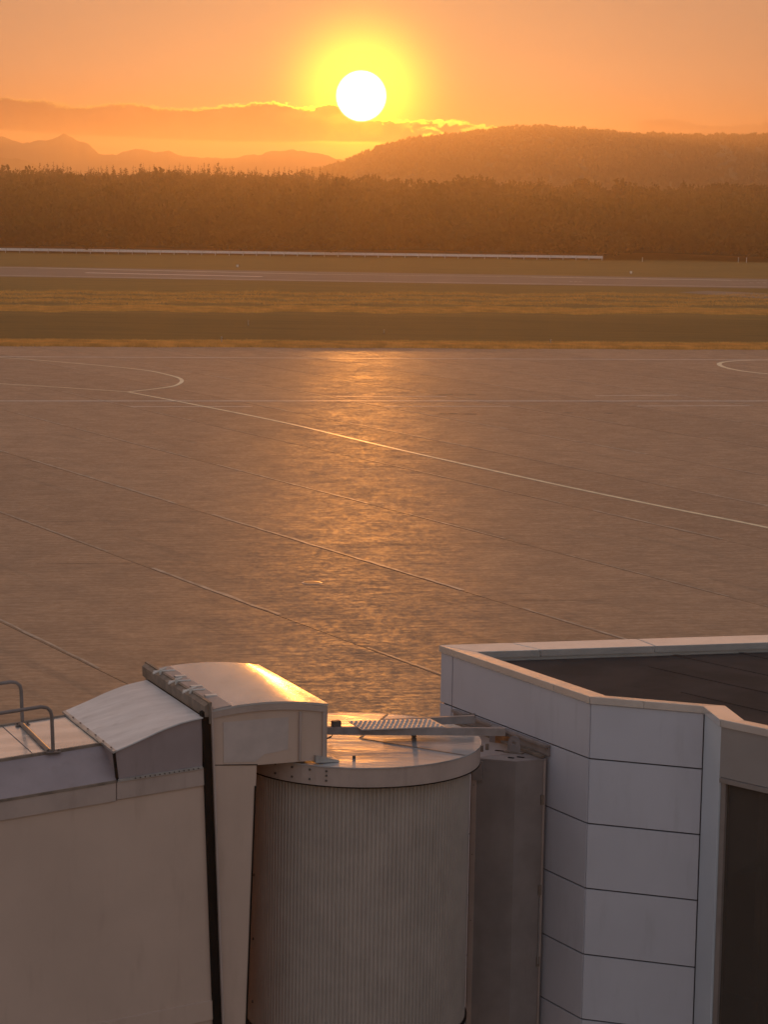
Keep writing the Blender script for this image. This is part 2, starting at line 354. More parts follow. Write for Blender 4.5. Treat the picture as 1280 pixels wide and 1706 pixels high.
AD = np.array([sin(radians(151.5)), cos(radians(151.5))]); AN = np.array([-AD[1], AD[0]])   # lane direction / normal
apron = empty('apron', (0, 0, 0), kind='structure')
def edge_hit(q):                          # along a lane line to the far edge of the apron
    A = np.array([[AD[0], -ED[0]], [AD[1], -ED[1]]]); t = np.linalg.solve(A, E0-q); return q+AD*t[0]
bb = MB(); c0, c1 = E0-ED*260, E0+ED*340
bb.add([(*c0, .004), (*c1, .004), (*(c1+np.array([60, -420])), .004), (*(c0+np.array([-60, -420])), .004)], [(0, 1, 2, 3)])
bb.build('apron_base', MT['joint'], apron)
offs = [-26.6, -17.6, -8.6, .4, 9.4, 18.5, 27.6, 37.1, 46.0, 54.8, 63.9, 73.2, 81.3, 90.5, 99.4, 108.4, 117.5, 126.4, 135.6, 144.5, 153.7, 162.6, 171.8]
for i in range(len(offs)-1):
    a, b = offs[i]+.02, offs[i+1]-.02
    pa, pb = edge_hit(AN*a), edge_hit(AN*b); L = 330
    mb = MB()
    lo = [(*(pa+AD*L), .004), (*(pb+AD*L), .004), (*pb, .004), (*pa, .004)]
    zt = .022+.003*random.random()
    mb.hexa(lo+[(x, y, zt) for x, y, _ in lo])
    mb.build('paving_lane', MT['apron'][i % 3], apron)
    # worn sealing band beside the joint
    if 3 < i < 20:
        st = pb+AN*(.10+.1*random.random())
        t = 2.0; vs = []; fs = []
        while t < L:
            seg = random.uniform(5, 24)
            if random.random() < .93:
                w0 = random.uniform(.035, .12); k0 = len(vs); m_ = max(3, int(seg/.9))
                for k in range(m_+1):
                    u_ = t+seg*k/m_; e1 = max(.012, w0*random.uniform(.35, 1.25)); e2 = max(.012, w0*random.uniform(.35, 1.25)); Pm = st+AD*u_+AN*random.uniform(-.02, .02)
                    vs += [(*(Pm+AN*e1), .031), (*(Pm-AN*e2), .031)]
                fs += [(k0+2*k, k0+2*k+1, k0+2*k+3, k0+2*k+2) for k in range(m_)]
            t += seg+random.uniform(0, 7)
        MB().add(vs, fs).build('joint_sealing_band', MT['band'], apron)
def gl(pts): return [onz(*p)[:2] for p in pts]
def smooth_line(pts, n=8):                # Catmull-Rom through ground points
    P = [np.array(p) for p in pts]; P = [2*P[0]-P[1]]+P+[2*P[-1]-P[-2]]; out = []
    for i in range(1, len(P)-2):
        for k in range(n):
            t = k/n; a, b, c, d = P[i-1:i+3]
            out.append(.5*((2*b)+(-a+c)*t+(2*a-5*b+4*c-d)*t*t+(-a+3*b-3*c+d)*t**3))
    out.append(P[-2]); return out
def marking(name, pts, w, m='paint', z=.034, curved=False):
    q = gl(pts); q = smooth_line(q) if curved else q
    return strip(q, w, z).build(name, MT[m], kind='structure')
marking('taxi_line', [(212, 653.5), (310, 672), (470, 704), (640, 744), (800, 780), (960, 815), (1120, 848), (1280, 880), (1500, 930)], .30, 'ypaint', curved=True)
marking('taxi_line', [(-60, 636), (0, 640), (100, 646), (212, 653.5)], .30, 'ypaint', z=.038, curved=True)
marking('taxi_line', [(-80, 594), (10, 597), (120, 605.5), (230, 616), (275, 624), (302, 633), (292, 643), (255, 649), (214, 653.5)], .32, 'ypaint', z=.042, curved=True)
marking('taxi_line', [(1360, 599), (1290, 600), (1240, 601), (1208, 603.5), (1199, 607.5), (1210, 613), (1240, 619), (1290, 624.5), (1400, 634)], .45, 'ypaint', z=.038, curved=True)
marking('apron_line', [(-40, 669), (640, 669), (1320, 669)], .36, z=.046)
marking('apron_line', [(-40, 594.8), (640, 598), (1320, 600.5)], .36, z=.046)
for a, b in (((215, 678), (420, 678)), ((640, 677.5), (850, 677.5)), ((1062, 677), (1250, 676.5)), ((992, 660), (1130, 659)), ((560, 661), (745, 661))):
    marking('stand_line', [a, b], .2, z=.03)
for x, y, w in ((742, 658, 26), (786, 658, 14), (738, 690, 10), (755, 690, 14), (784, 690.5, 22), (948, 689, 12), (1016, 689.5, 10)):
    q = gl([(x-w/2, y), (x+w/2, y)]); strip([q[0], (q[0]+q[1])/2+np.array([0, .15]), q[1]], random.uniform(.35, .8), .036).build('oil_stain', MT['oil'], kind='structure')
for y, x0, x1 in ((777, 0, 660), (907, 430, 960), (825, 560, 900), (940, 60, 330), (1000, 700, 1000), (870, 60, 330)):     # cross joints, thin and broken
    strip(gl([(x0, y), ((x0+x1)/2, y+random.uniform(-1.5, 1.5)), (x1, y+1)]), .05, .032).build('cross_joint', MT['joint'], apron)
# manhole ring, pale puddle-like repair marks
mh = empty('manhole_cover', tuple(onz(520, 971, .02)), label='round manhole cover with a bright rim set in the dark apron', cat='manhole cover')
cx, cy = onz(520, 971, .02)[:2]
ring = MB(); n = 40
for k in range(n):
    a, b = 2*pi*k/n, 2*pi*(k+1)/n
    ring.hexa([(cx+.40*cos(a), cy+.40*sin(a), .02), (cx+.40*cos(b), cy+.40*sin(b), .02), (cx+.33*cos(b), cy+.33*sin(b), .02), (cx+.33*cos(a), cy+.33*sin(a), .02),
               (cx+.40*cos(a), cy+.40*sin(a), .026), (cx+.40*cos(b), cy+.40*sin(b), .026), (cx+.33*cos(b), cy+.33*sin(b), .032), (cx+.33*cos(a), cy+.33*sin(a), .032)])
ring.build('rim', MT['steel'], mh); MB().cyl((cx, cy), .325, .02, .03, 32).build('lid', MT['bolt'], mh)

# runway beyond the grass
q = [onz(-250, 440)[:2], onz(1500, 468.5)[:2], onz(1500, 484)[:2], onz(-250, 457)[:2]]
MB().add([(*p, .012) for p in q], [(0, 1, 2, 3)]).build('runway', MT['runway'], kind='structure')
def rline(a, b, w, z=.02): return strip(gl([a, b]), w, z).build('runway_marking', MT['paint'], kind='structure')
rline((60, 446.4), (530, 457), 1.2); rline((530, 457), (885, 461.5), .5); rline((885, 461.5), (1220, 467), 1.2); rline((1220, 467), (1400, 470), .5); rline((-100, 445), (60, 446.4), .5)
rline((142, 454.5), (437, 461), 1.9); rline((-100, 457.2), (640, 469.5), .6); rline((640, 469.5), (1400, 480), .6)
for x in (952, 960, 968): rline((x-2, 469), (x+2, 469.2), .5)
for x in (1252, 1264, 1274): rline((x-2, 471.3), (x+3, 471.6), .5)
q = gl([(1130, 487), (1280, 498), (1500, 512), (1500, 500), (1280, 489), (1180, 484.5)])
MB().add([(*p, .008) for p in q], [tuple(range(6))]).build('taxiway', MT['runway'], kind='structure')

# ------------------------------------------------------------------ grass tufts (stuff)
def tufts(name, spots, h, w):
    n = len(spots); spots = np.asarray(spots); 
    ang = rng.uniform(-.9, .9, n); hh = h*rng.uniform(.5, 1.25, n); ww = w*rng.uniform(.6, 1.4, n); lean = rng.normal(0, .28, (n, 2))*hh[:, None]
    dx, dy = np.cos(ang)*ww/2, np.sin(ang)*ww/2
    V = np.zeros((n, 3, 3)); V[:, 0, 0] = spots[:, 0]-dx; V[:, 0, 1] = spots[:, 1]-dy; V[:, 1, 0] = spots[:, 0]+dx; V[:, 1, 1] = spots[:, 1]+dy
    V[:, 2, 0] = spots[:, 0]+lean[:, 0]; V[:, 2, 1] = spots[:, 1]+lean[:, 1]; V[:, 2, 2] = hh
    return big_mesh(name, V.reshape(-1, 3), np.arange(3*n).reshape(-1, 3), MT['blade'], kind='stuff', label='sunlit %s' % ('fringe of long grass along the far edge of the apron' if 'fringe' in name else 'rough grass between apron and runway'))
def band(n, y0, y1, clump):
    px = rng.uniform(-80, 1360, n); t = rng.uniform(0, 1, n); k = 0.0045*px
    out = []
    for x, a in zip(px, t):
        y = y0+(y1-y0)*a+.0045*(x-0)+rng.normal(0, 1.3 if y1 < 510 else .5)+(.4 if y1 > 570 else 1.2)*(sin(x*.021+y0)+.6*sin(x*.057+y1)); out.append(onz(x, y)[:2])
    return out
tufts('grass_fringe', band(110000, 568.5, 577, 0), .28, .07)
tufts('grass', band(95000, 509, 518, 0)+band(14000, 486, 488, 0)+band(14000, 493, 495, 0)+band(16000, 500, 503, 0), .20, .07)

# ------------------------------------------------------------------ blast fence, markers by the runway
fa, fb = onz(-140, 419.2), onz(1005, 434.0)
fa, fb = np.array([fa[0], fa[1]]), np.array([fb[0], fb[1]]); fl = np.linalg.norm(fb-fa); fd = (fb-fa)/fl; fn = np.array([-fd[1], fd[0]])
fence = empty('low_fence', (*fb, 0), label='long low white rail fence on short posts before the forest', cat='fence')
def fbox(mb, s0, s1, t0, t1, z0, z1):
    P = lambda s, t, z: (*(fb-fd*s+fn*t), z)
    mb.hexa([P(s0, t0, z0), P(s1, t0, z0), P(s1, t1, z0), P(s0, t1, z0), P(s0, t0, z1), P(s1, t0, z1), P(s1, t1, z1), P(s0, t1, z1)]); return mb
rail_proto = post_proto = None
k = 0; s = 0.
while s < fl:
    fbox(MB(), s+.03, s+3.27, -.05, .05, .50, 1.12).build('rail_board', MT['white'], fence)
    fbox(MB(), s+.1, s+.24, .06, .2, 0, .92).build('post', MT['white'], fence)
    s += 3.3
def marker(x, y, h, label, w=.16):
    p = onz(x, y); r = empty('marker_post', tuple(p), label=label, cat='marker post', group='small markers beyond the apron')
    MB().cyl(p[:2], w/2, 0, h, 10).build('post', MT['white'], r); MB().cyl(p[:2], w*.8, h, h+.14, 10).build('cap', MT['white'], r)
marker(1071, 436, .9, 'short marker post by the forest just right of the white fence end')
marker(1231, 437.3, 1.1, 'left one of two short marker posts before the forest, far right')
marker(1244.5, 437.5, 1.1, 'right one of two short marker posts before the forest, far right')
def sign(x, y, w, h, label, z0=.25, leg=2):
    p = onz(x, y); r = empty('edge_sign', tuple(p), label=label, cat='airfield sign')
    X, Y = p[:2]
    MB().hexa([(X-w/2, Y-.06, z0), (X+w/2, Y-.06, z0), (X+w/2, Y+.06, z0), (X-w/2, Y+.06, z0), (X-w/2, Y-.06, z0+h), (X+w/2, Y-.06, z0+h), (X+w/2, Y+.06, z0+h), (X-w/2, Y+.06, z0+h)]).build('sign_face', MT['white'], r, bevel=.01)
    for sx in (-.3, .3): MB().cyl((X+sx*w, Y), .03, 0, z0, 8).build('leg', MT['steel'], r)
sign(395.5, 446.5, .45, .4, 'tiny pale sign on the grass beyond the left end of the runway bar')
sign(1052, 457.5, .45, .45, 'tiny pale sign on the grass beyond the runway, below the fence end')
def edge_light(x, y, h, label):
    p = onz(x, y); r = empty('edge_light', tuple(p), label=label, cat='airfield light', group='edge lights by the apron')
    MB().cyl(p[:2], .10, 0, .05, 12).build('base_plate', MT['bolt'], r); MB().cyl(p[:2], .045, .05, h, 10).build('stem', MT['steel'], r)
    mb = MB(); 
    for i, (rr, zz) in enumerate(((.075, h), (.085, h+.06), (.06, h+.12))): pass
    MB().cyl(p[:2], .08, h, h+.11, 12).build('lamp_head', MT['steel'], r)
edge_light(369, 573, .62, 'slim edge light at the grass edge throwing a long shadow onto the apron')
edge_light(413.5, 543, .55, 'thin pale post in the dark grass left of the sun glitter')
edge_light(640, 556, .35, 'small pale post in the grass straight below the sun')
edge_light(918, 575, .5, 'small edge light at the grass edge right of the sun glitter')

# ------------------------------------------------------------------ hills and mountains
def interp(pts, x): return float(np.interp(x, [p[0] for p in pts], [p[1] for p in pts]))
def fbm(x, seed, o=5, base=1.):
    r = 0.; a = 1.; f = base
    for i in range(o): r += a*sin(x*f+seed*(i+1.7)+2.1*sin(x*f*.37+seed*i)); a *= .5; f *= 2.13
    return r
def ridge(name, prof, Y, back, front, m, x0, x1, n, rough, seed):
    rows = 26; V = []; 
    for i in range(n+1):
        x = x0+(x1-x0)*i/n; P = ony(x, interp(prof, x), Y); top = P[2]+rough*fbm(x*.05, seed)
        for j in range(rows+1):
            t = j/rows; a = 1-abs(2*t-1); yy = Y-front+(front+back)*t if False else (Y-front*(1-2*t) if t < .5 else Y+back*(2*t-1))
            sh = .5-.5*cos(pi*a); sp = 1+.10*fbm(x*.03+t*3, seed+4, 4)*(1-a)*2*a
            V.append((P[0]*(yy/Y), yy, max(-.8, top*sh*sp-.8*(1-a))))
    Fq = [(i*(rows+1)+j, (i+1)*(rows+1)+j, (i+1)*(rows+1)+j+1, i*(rows+1)+j+1) for i in range(n) for j in range(rows)]
    return big_mesh(name, V, Fq, m, smooth=True, kind='structure')
mprof = [(-400, 235), (-150, 222), (0, 227), (40, 240), (75, 237), (90, 230), (105, 223.5), (120, 228), (145, 238), (165, 253), (195, 255), (205, 250), (225, 247), (255, 253), (300, 257), (340, 263), (370, 264), (385, 260), (430, 259), (455, 255), (480, 251.5), (500, 254), (520, 256), (550, 261), (590, 267), (640, 272), (760, 285), (900, 300)]
ridge('mountains', mprof, 3500, 500, 900, MT['mount'], -400, 900, 420, 2.2, 1.3)
lprof = [(-300, 255), (-100, 258), (0, 262), (30, 265), (55, 274), (90, 285), (140, 296)]
ridge('foothill', lprof, 2900, 400, 600, MT['hill'], -300, 140, 100, 1.2, 2.2)
hprof = [(380, 312), (480, 300), (540, 283), (575, 274), (600, 265), (640, 248), (690, 238), (730, 233), (760, 231), (820, 222), (860, 219), (900, 217.5), (960, 221), (1060, 230), (1160, 232), (1280, 232), (1450, 236), (1700, 246), (1900, 275)]
HY = 2250
ridge('wooded_hill', [(a, b+4) for a, b in hprof], HY, 450, 1050, MT['hill'], 380, 1900, 340, 1.0, 3.1)
# ------------------------------------------------------------------ trees
def cards(n, size, pos_fn, taper=False):
    P = pos_fn(n); A = rng.normal(size=(n, 3)); A /= np.linalg.norm(A, axis=1)[:, None]
    B = rng.normal(size=(n, 3)); B -= A*(A*B).sum(1)[:, None]; B /= np.linalg.norm(B, axis=1)[:, None]
    sz = size*rng.uniform(.6, 1.3, n)[:, None]/2
    if taper: sz = sz*np.clip(1.15-P[:, 2], .12, 1.)[:, None]*1.5
    V = np.stack([P-A*sz-B*sz*.8, P+A*sz-B*sz*.6, P+A*sz*.8+B*sz, P-A*sz*.7+B*sz*.7], 1)
    return V.reshape(-1, 3)
def crown_pts(n):                           # uneven broadleaf crown of unit radius, height about 0.25..1.6 radii
    lobes = [(rng.uniform(-.45, .45), rng.uniform(-.45, .45), rng.uniform(.5, 1.25), rng.uniform(.38, .62)) for _ in range(7)]
    out = []
    for i in range(n):
        l = lobes[i % 7]; d = rng.normal(size=3); d /= np.linalg.norm(d); r = l[3]*rng.uniform(.55, 1.05); out.append((l[0]+d[0]*r, l[1]+d[1]*r, l[2]+d[2]*r*.8))
    return np.array(out)
def conifer_pts(n):
    t = rng.uniform(0, 1, n)**.75; t = 1-t if False else rng.triangular(0, .12, 1, n)
    tier = .5+.5*np.abs(np.sin(t*26)); r = (1-t)*.2*tier*rng.uniform(.35, 1.1, n)+.006; a = rng.uniform(0, 2*pi, n)
    return np.stack([r*np.cos(a), r*np.sin(a), .12+.9*t-r*.25], 1)
protos = [crown_pts for _ in range(6)]
LOB = [cards(290, .175, crown_pts) for _ in range(7)]
CON = [cards(300, .065, lambda n: conifer_pts(n), True) for _ in range(5)]
def scatter(name, spots, protos_, m, **kw):
    Vs = []
    for (x, y, z, r, hgt) in spots:
        p = protos_[rng.integers(len(protos_))]; a = rng.uniform(0, 2*pi); c_, s_ = cos(a), sin(a)
        q = np.empty_like(p); q[:, 0] = (p[:, 0]*c_-p[:, 1]*s_)*r+x; q[:, 1] = (p[:, 0]*s_+p[:, 1]*c_)*r+y; q[:, 2] = p[:, 2]*hgt+z; Vs.append(q)
    V = np.concatenate(Vs); return big_mesh(name, V, np.arange(len(V)).reshape(-1, 4), m, kind='stuff', **kw)
# terrain the forest stands on: rises gently behind the fence
def forest_front(x): return 590+.21*x+4*sin(x*.11)
tprofL = [(-100, 294), (0, 290), (60, 292), (130, 294), (200, 298), (300, 294), (360, 300), (470, 297), (560, 303), (640, 306), (690, 311), (740, 308), (800, 303), (830, 309), (900, 316), (960, 313), (1000, 317), (1100, 320), (1150, 316), (1210, 311), (1240, 312), (1280, 317), (1400, 316)]
spots = []; row = 0; depth = 0.
while depth < 330:
    x = -175+rng.uniform(0, 5)
    sp = 5.6+depth*.008
    while x < 200:
        y = forest_front(x)+depth+rng.uniform(-2, 2); 
        px = 640+F*x/y
        if -90 < px < 1370:
            ptop = ony(px, interp(tprofL, px), y)[2]; f = min(1., depth/300.)
            hgt = rng.uniform(9.5, 13.5) if depth > 3 else rng.uniform(6, 11)
            want = 11.5+(ptop-11.5)*f**.8+rng.normal(0, 1.3)
            spots.append((x, y, want-hgt*1.0 if depth > 12 else 0., rng.uniform(3.4, 6.6), hgt*.62))
        x += sp*rng.uniform(.7, 1.3)
    depth += sp*.95; row += 1
spots = [(x, y, max(z, -.2)+(hh*.1), r, hh) for x, y, z, r, hh in spots]
tr = MB()
fg = empty('forest_rise', (0, 0, 0), kind='structure')
V = []; Fq = []
for i in range(41):
    x = -260+13*i
    for j in range(13):
        t = j/12; y = forest_front(x)-2+t*420; px = 640+F*x/y; ptop = ony(px, interp(tprofL, px), y)[2]
        f = min(1., max(0, t*420)/300.); V.append((x, y, -.15+max(0, (11.5+(ptop-11.5)*f**.8-13.5))*min(1, t*6)*.9))
Fq = [(i*13+j, (i+1)*13+j, (i+1)*13+j+1, i*13+j+1) for i in range(40) for j in range(12)]
bpy.data.objects.remove(fg)
big_mesh('forest_rise', V, Fq, MT['hill'], smooth=True, kind='structure')
scatter('forest', spots, LOB, MT['leaf'], label='hazy broadleaf forest along the far side of the runway')
# woodland on the hill
hs = []
for i in range(5200):
    px = rng.uniform(440, 1500); dep = rng.uniform(0, 960)
    yy = HY+60-dep; P = ony(px, interp(hprof, px), HY); t = .5*(1-(HY-yy)/1050) if yy < HY else .5
    a = max(0, 1-abs(2*t-1)); z = (P[2]-2)*(.5-.5*cos(pi*a))
    hs.append((P[0]*yy/HY, yy, z-4.3, rng.uniform(2.6, 4.8), rng.uniform(4.6, 7)))
SM = [cards(46, .5, crown_pts) for _ in range(6)]
scatter('hill_woodland', hs, SM, MT['leaf'], label='trees covering the hill right of the sun')
# conifers standing above the forest on the left: individual trees
def conifer_mesh(v):
    me = bpy.data.meshes.new('conifer_crown'); V = CON[v]; Fq = np.arange(len(V)).reshape(-1, 4)
    me.from_pydata(V.tolist(), [], Fq.tolist()); me.materials.append(MT['needle']); return me
cm = [conifer_mesh(i) for i in range(5)]
tb = MB(); tb.add([], []); 
def trunk_mesh():
    mb = MB(); n = 8; zs = ((0, .016), (.5, .010), (.98, .002)); vs = [(r*cos(2*pi*k/n), r*sin(2*pi*k/n), z) for z, r in zs for k in range(n)]
    mb.add(vs, [(i*n+k, i*n+(k+1) % n, (i+1)*n+(k+1) % n, (i+1)*n+k) for i in range(2) for k in range(n)])
    me = bpy.data.meshes.new('trunk'); me.from_pydata(mb.v, [], mb.f); me.materials.append(MT['bark']); return me
tm = trunk_mesh()
cprof = [(0, 277), (40, 275), (70, 268), (90, 264), (110, 272), (140, 272), (190, 270), (230, 270), (260, 268), (300, 271), (340, 268), (380, 273), (420, 274), (450, 277), (490, 271), (520, 275), (560, 281), (600, 285)]
px = 12.
while px < 575:
    YY = rng.uniform(960, 1060); top = ony(px, interp(cprof, px)+rng.normal(3.5, 3.0), YY); hgt = rng.uniform(15, 20)
    r = empty('conifer', (top[0], top[1], top[2]-hgt), label='dark conifer in the hazy row rising above the forest on the left', cat='tree', group='conifers on the forest skyline')
    r.scale = (1, 1, 1)
    w = rng.uniform(.75, 1.25)
    for nm, me in (('crown', cm[int(rng.integers(5))]), ('trunk', tm)):
        o = bpy.data.objects.new(nm, me); COL.objects.link(o); o.parent = r; o.scale = (hgt*w, hgt*w, hgt); o.rotation_euler.z = rng.uniform(0, 6.28)
    px += rng.choice([4.5, 6., 7.5, 10., 13.])
# the mass of conifers behind that row
bs = []
for i in range(620):
    px = rng.uniform(-60, 640); YY = rng.uniform(930, 1090); top = ony(px, interp(cprof, px)+rng.uniform(7, 26), YY); hgt = rng.uniform(14, 19); bs.append((top[0], top[1], top[2]-hgt, hgt*1.35, hgt))
scatter('conifer_wood', bs, CON, MT['needle'], label='close conifer wood behind the broadleaf forest on the left')

# ------------------------------------------------------------------ terminal building
ZT = 7.278
cor = [onz(735, 1075, ZT), onz(985, 1160, ZT), onz(1175, 1176, ZT), onz(1203, 1198, ZT), onz(1280, 1214, ZT)]
A0, K, K2, K3, K4 = [p[:2] for p in cor]
dC = (K4-K3)/np.linalg.norm(K4-K3); KE = K3+dC*7.0
dF = np.array([sin(radians(75.2)), cos(radians(75.2))]); FE = A0+dF*13.0
outline = [A0, K, K2, K3, KE, FE]           # runs counter-clockwise seen from above? (checked by normals below)
BLD = empty('terminal_building', (float(K[0]), float(K[1]), 0), label='pale panelled terminal corner with dark flat roof at the right', cat='building')
def inset(poly, d):
    n = len(poly); out = []
    for i in range(n):
        p0, p1, p2 = poly[i-1], poly[i], poly[(i+1) % n]
        a = (p1-p0)/np.linalg.norm(p1-p0); b = (p2-p1)/np.linalg.norm(p2-p1)
        na = np.array([-a[1], a[0]]); nb = np.array([-b[1], b[0]])        # left normals (inside for ccw)
        m_ = na+nb; m_ /= np.linalg.norm(m_); out.append(p1+m_*d/max(.35, m_@na))
    return out
area = sum(outline[i][0]*outline[(i+1) % 6][1]-outline[(i+1) % 6][0]*outline[i][1] for i in range(6))
sgn = 1 if area > 0 else -1
poly = outline if sgn > 0 else outline[::-1]
def ins(d): 
    q = inset(poly, d); return q if sgn > 0 else q[::-1]
# core (set back behind the panels), with an opening left for the window wall
c1 = ins(.045)
wall_core = MB()
def wallslab(mb, P, Q, th, z0, z1, inn):
    mb.hexa([(*P, z0), (*Q, z0), (*(Q+inn*th), z0), (*(P+inn*th), z0), (*P, z1), (*Q, z1), (*(Q+inn*th), z1), (*(P+inn*th), z1)])
def inn_of(P, Q):
    d = (Q-P)/np.linalg.norm(Q-P); return np.array([-d[1], d[0]])*sgn
for i, (P, Q) in enumerate(zip(c1, c1[1:]+c1[:1])):
    if i == 3: continue
    wallslab(wall_core, P, Q, .16, 0, ZT-.16, inn_of(P, Q))
wall_core.build('wall_core', MT['core'], BLD)
ROWS = [7.165, 6.278, 5.233, 4.180, 3.100, 2.031, .98, .02]
def panels(P, Q, cuts, rows, m, th=.035, gap=.012, skip=lambda i, j: False):
    d = (Q-P)/np.linalg.norm(Q-P); L = np.linalg.norm(Q-P); inn = inn_of(P, Q)
    cs = [0.]+list(cuts)+[L]
    for i in range(len(cs)-1):
        for j in range(len(rows)-1):
            if skip(i, j): continue
            a, b = P+d*(cs[i]+gap), P+d*(cs[i+1]-gap); mb = MB(); j0 = inn*random.uniform(0, .003)
            wallslab(mb, a+j0, b+j0, th, rows[j+1]+gap, rows[j]-gap, inn)
            mb.build('wall_panel', m, BLD, bevel=.004)
LA = np.linalg.norm(K-A0)
jx = onplane(754, 1130, (*K, 0), np.array([*inn_of(A0, K), 0.]))[:2]
panels(A0, K, [np.linalg.norm(jx-A0)], ROWS, MT['panel'])
panels(K, K2, [], ROWS, MT['panel'])
panels(K2, K3, [], [ROWS[0], .02], MT['pillar'])
panels(FE, A0, [1.9, 3.8, 5.7, 7.6, 9.5, 11.4], ROWS, MT['panel'])
panels(KE, FE, [2, 4, 6, 8], ROWS, MT['panel'])
# window wall beyond the pillar
n3 = np.array([*inn_of(K3, KE), 0.]); zh = onplane(1240, 1310, (*K3, 0), n3)[2]
Lc = np.linalg.norm(KE-K3); i3 = inn_of(K3, KE)
hb = MB(); wallslab(hb, K3+dC*.0, KE, .12, zh+.06, 7.165, i3); hb.build('head_panel', MT['head'], BLD, bevel=.005)
win = MB(); zb = .35
fr = MB(); wallslab(fr, K3+dC*.02-i3*.03, KE-i3*.03, .16, zh-.02, zh+.055, i3); fr.build('window_head', MT['winframe'], BLD, bevel=.006)
js = [.03, 1.55, 3.1, 4.65, 6.2]
for k_, s_ in enumerate(js):
    jb = MB(); w = .09 if k_ == 0 else .06; wallslab(jb, K3+dC*s_+i3*.01, K3+dC*(s_+w)+i3*.01, .11, zb, zh-.022, i3); jb.build('window_jamb', MT['winframe'], BLD, bevel=.005)
    if k_ < 4:
        p = MB(); wallslab(p, K3+dC*(s_+w+.002)+i3*.06, K3+dC*(js[k_+1]-.002)+i3*.06, .012, zb, zh-.024, i3); p.build('window_pane', MT['glass'], BLD)
sb = MB(); wallslab(sb, K3, KE, .12, 0.02, zb-.003, i3); sb.build('window_sill_panel', MT['head'], BLD)
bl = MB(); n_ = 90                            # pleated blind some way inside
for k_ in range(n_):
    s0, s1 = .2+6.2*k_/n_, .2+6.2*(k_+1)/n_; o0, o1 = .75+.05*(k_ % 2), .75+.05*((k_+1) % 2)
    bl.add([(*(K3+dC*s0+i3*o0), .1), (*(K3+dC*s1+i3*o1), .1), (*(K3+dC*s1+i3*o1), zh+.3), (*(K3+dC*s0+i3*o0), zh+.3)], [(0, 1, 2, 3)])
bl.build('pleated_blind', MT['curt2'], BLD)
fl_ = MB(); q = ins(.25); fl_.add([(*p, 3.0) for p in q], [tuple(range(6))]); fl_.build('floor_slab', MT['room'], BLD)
# roof deck, seams, coping
ZR = ZT-.24
q = ins(.21); MB().prism([(*p, ZR-.2) for p in q], (0, 0, .2)).build('roof_deck', MT['roofdeck'], BLD)
def inside(p):
    return all(((b-a)[0]*(p-a)[1]-(b-a)[1]*(p-a)[0])*sgn > .02 for a, b in zip(q, q[1:]+q[:1]))
for k_ in range(1, 7):                        # lapped membrane seams, parallel to the far parapet's cross fall
    a = A0+dF*(1.25*k_+.3); dd = np.array([sin(radians(140)), cos(radians(140))]); pts = [a+dd*t for t in np.arange(0, 12, .05)]; pts = [p for p in pts if inside(p)]
    if len(pts) > 4:
        mb = MB(); nrm = np.array([-dd[1], dd[0]]); P, Q = pts[0], pts[-1]
        mb.hexa([(*(P-nrm*.05), ZR), (*(Q-nrm*.05), ZR), (*(Q+nrm*.05), ZR), (*(P+nrm*.05), ZR), (*(P-nrm*.045), ZR+.012), (*(Q-nrm*.045), ZR+.012), (*(Q+nrm*.045), ZR+.012), (*(P+nrm*.045), ZR+.012)])
        mb.build('membrane_seam', MT['roofdeck'], BLD)
co, ci = ins(-.025), ins(.40)
def coping(i, s0, s1):                        # a folded metal cap, cut square inside a run and mitred at corners
    j = (i+1) % 6; P0, P1, I0, I1 = co[i], co[j], ci[i], ci[j]
    a, b = P0+(P1-P0)*s0, P0+(P1-P0)*s1; c_, d_ = I0+(I1-I0)*s1, I0+(I1-I0)*s0
    z0, zo, zi = ZT-.115, ZT, ZT-.055
    MB().hexa([(*a, z0), (*b, z0), (*c_, z0-.06), (*d_, z0-.06), (*a, zo), (*b, zo), (*c_, zi), (*d_, zi)]).build('coping', MT['copm'], BLD, bevel=.006)
e = .0012
for i, cuts in enumerate(([.085, .78], [.48], [], [.28, .55, .8], [.3, .6], [.25, .5, .72, .9])):
    cs = [0]+cuts+[1]
    for a, b in zip(cs, cs[1:]): coping(i, a+e, b-e)
# inner parapet upstand
ip0, ip1 = ins(.205), ins(.36)
for i in range(6):
    j = (i+1) % 6
    MB().hexa([(*ip0[i], ZR-.02), (*ip0[j], ZR-.02), (*ip1[j], ZR-.02), (*ip1[i], ZR-.02), (*ip0[i], ZT-.12), (*ip0[j], ZT-.12), (*ip1[j], ZT-.12), (*ip1[i], ZT-.12)]).build('parapet_upstand', MT['copm'], BLD)

# ------------------------------------------------------------------ passenger boarding bridge
ang = radians(22.5); VV = np.array([-sin(ang), cos(ang), 0]); UU = np.array([cos(ang), sin(ang), 0]); RC = np.array([-.3187, 36.5, 0.]); ZRF = 6.622
def L3(s, t, z): return RC+UU*s+VV*t+np.array([0, 0, z])
def st(x, y, z): P = onz(x, y, z)-RC; return float(P@UU), float(P@VV)
JB = empty('boarding_bridge', (float(RC[0]), float(RC[1]), 0), label='beige passenger boarding bridge with ribbed round rotunda and sloping tunnel', cat='boarding bridge')
TN, TF = -1.2765, 1.78
def sprism(prof, t0, t1): return MB().prism([L3(s, t0, z) for s, z in prof], VV*(t1-t0))
def arc(s0, z0, s1, z1, sag, n=16): return [(s0+(s1-s0)*k/n, z0+(z1-z0)*k/n+sag*4*(k/n)*(1-k/n)) for k in range(n+1)]
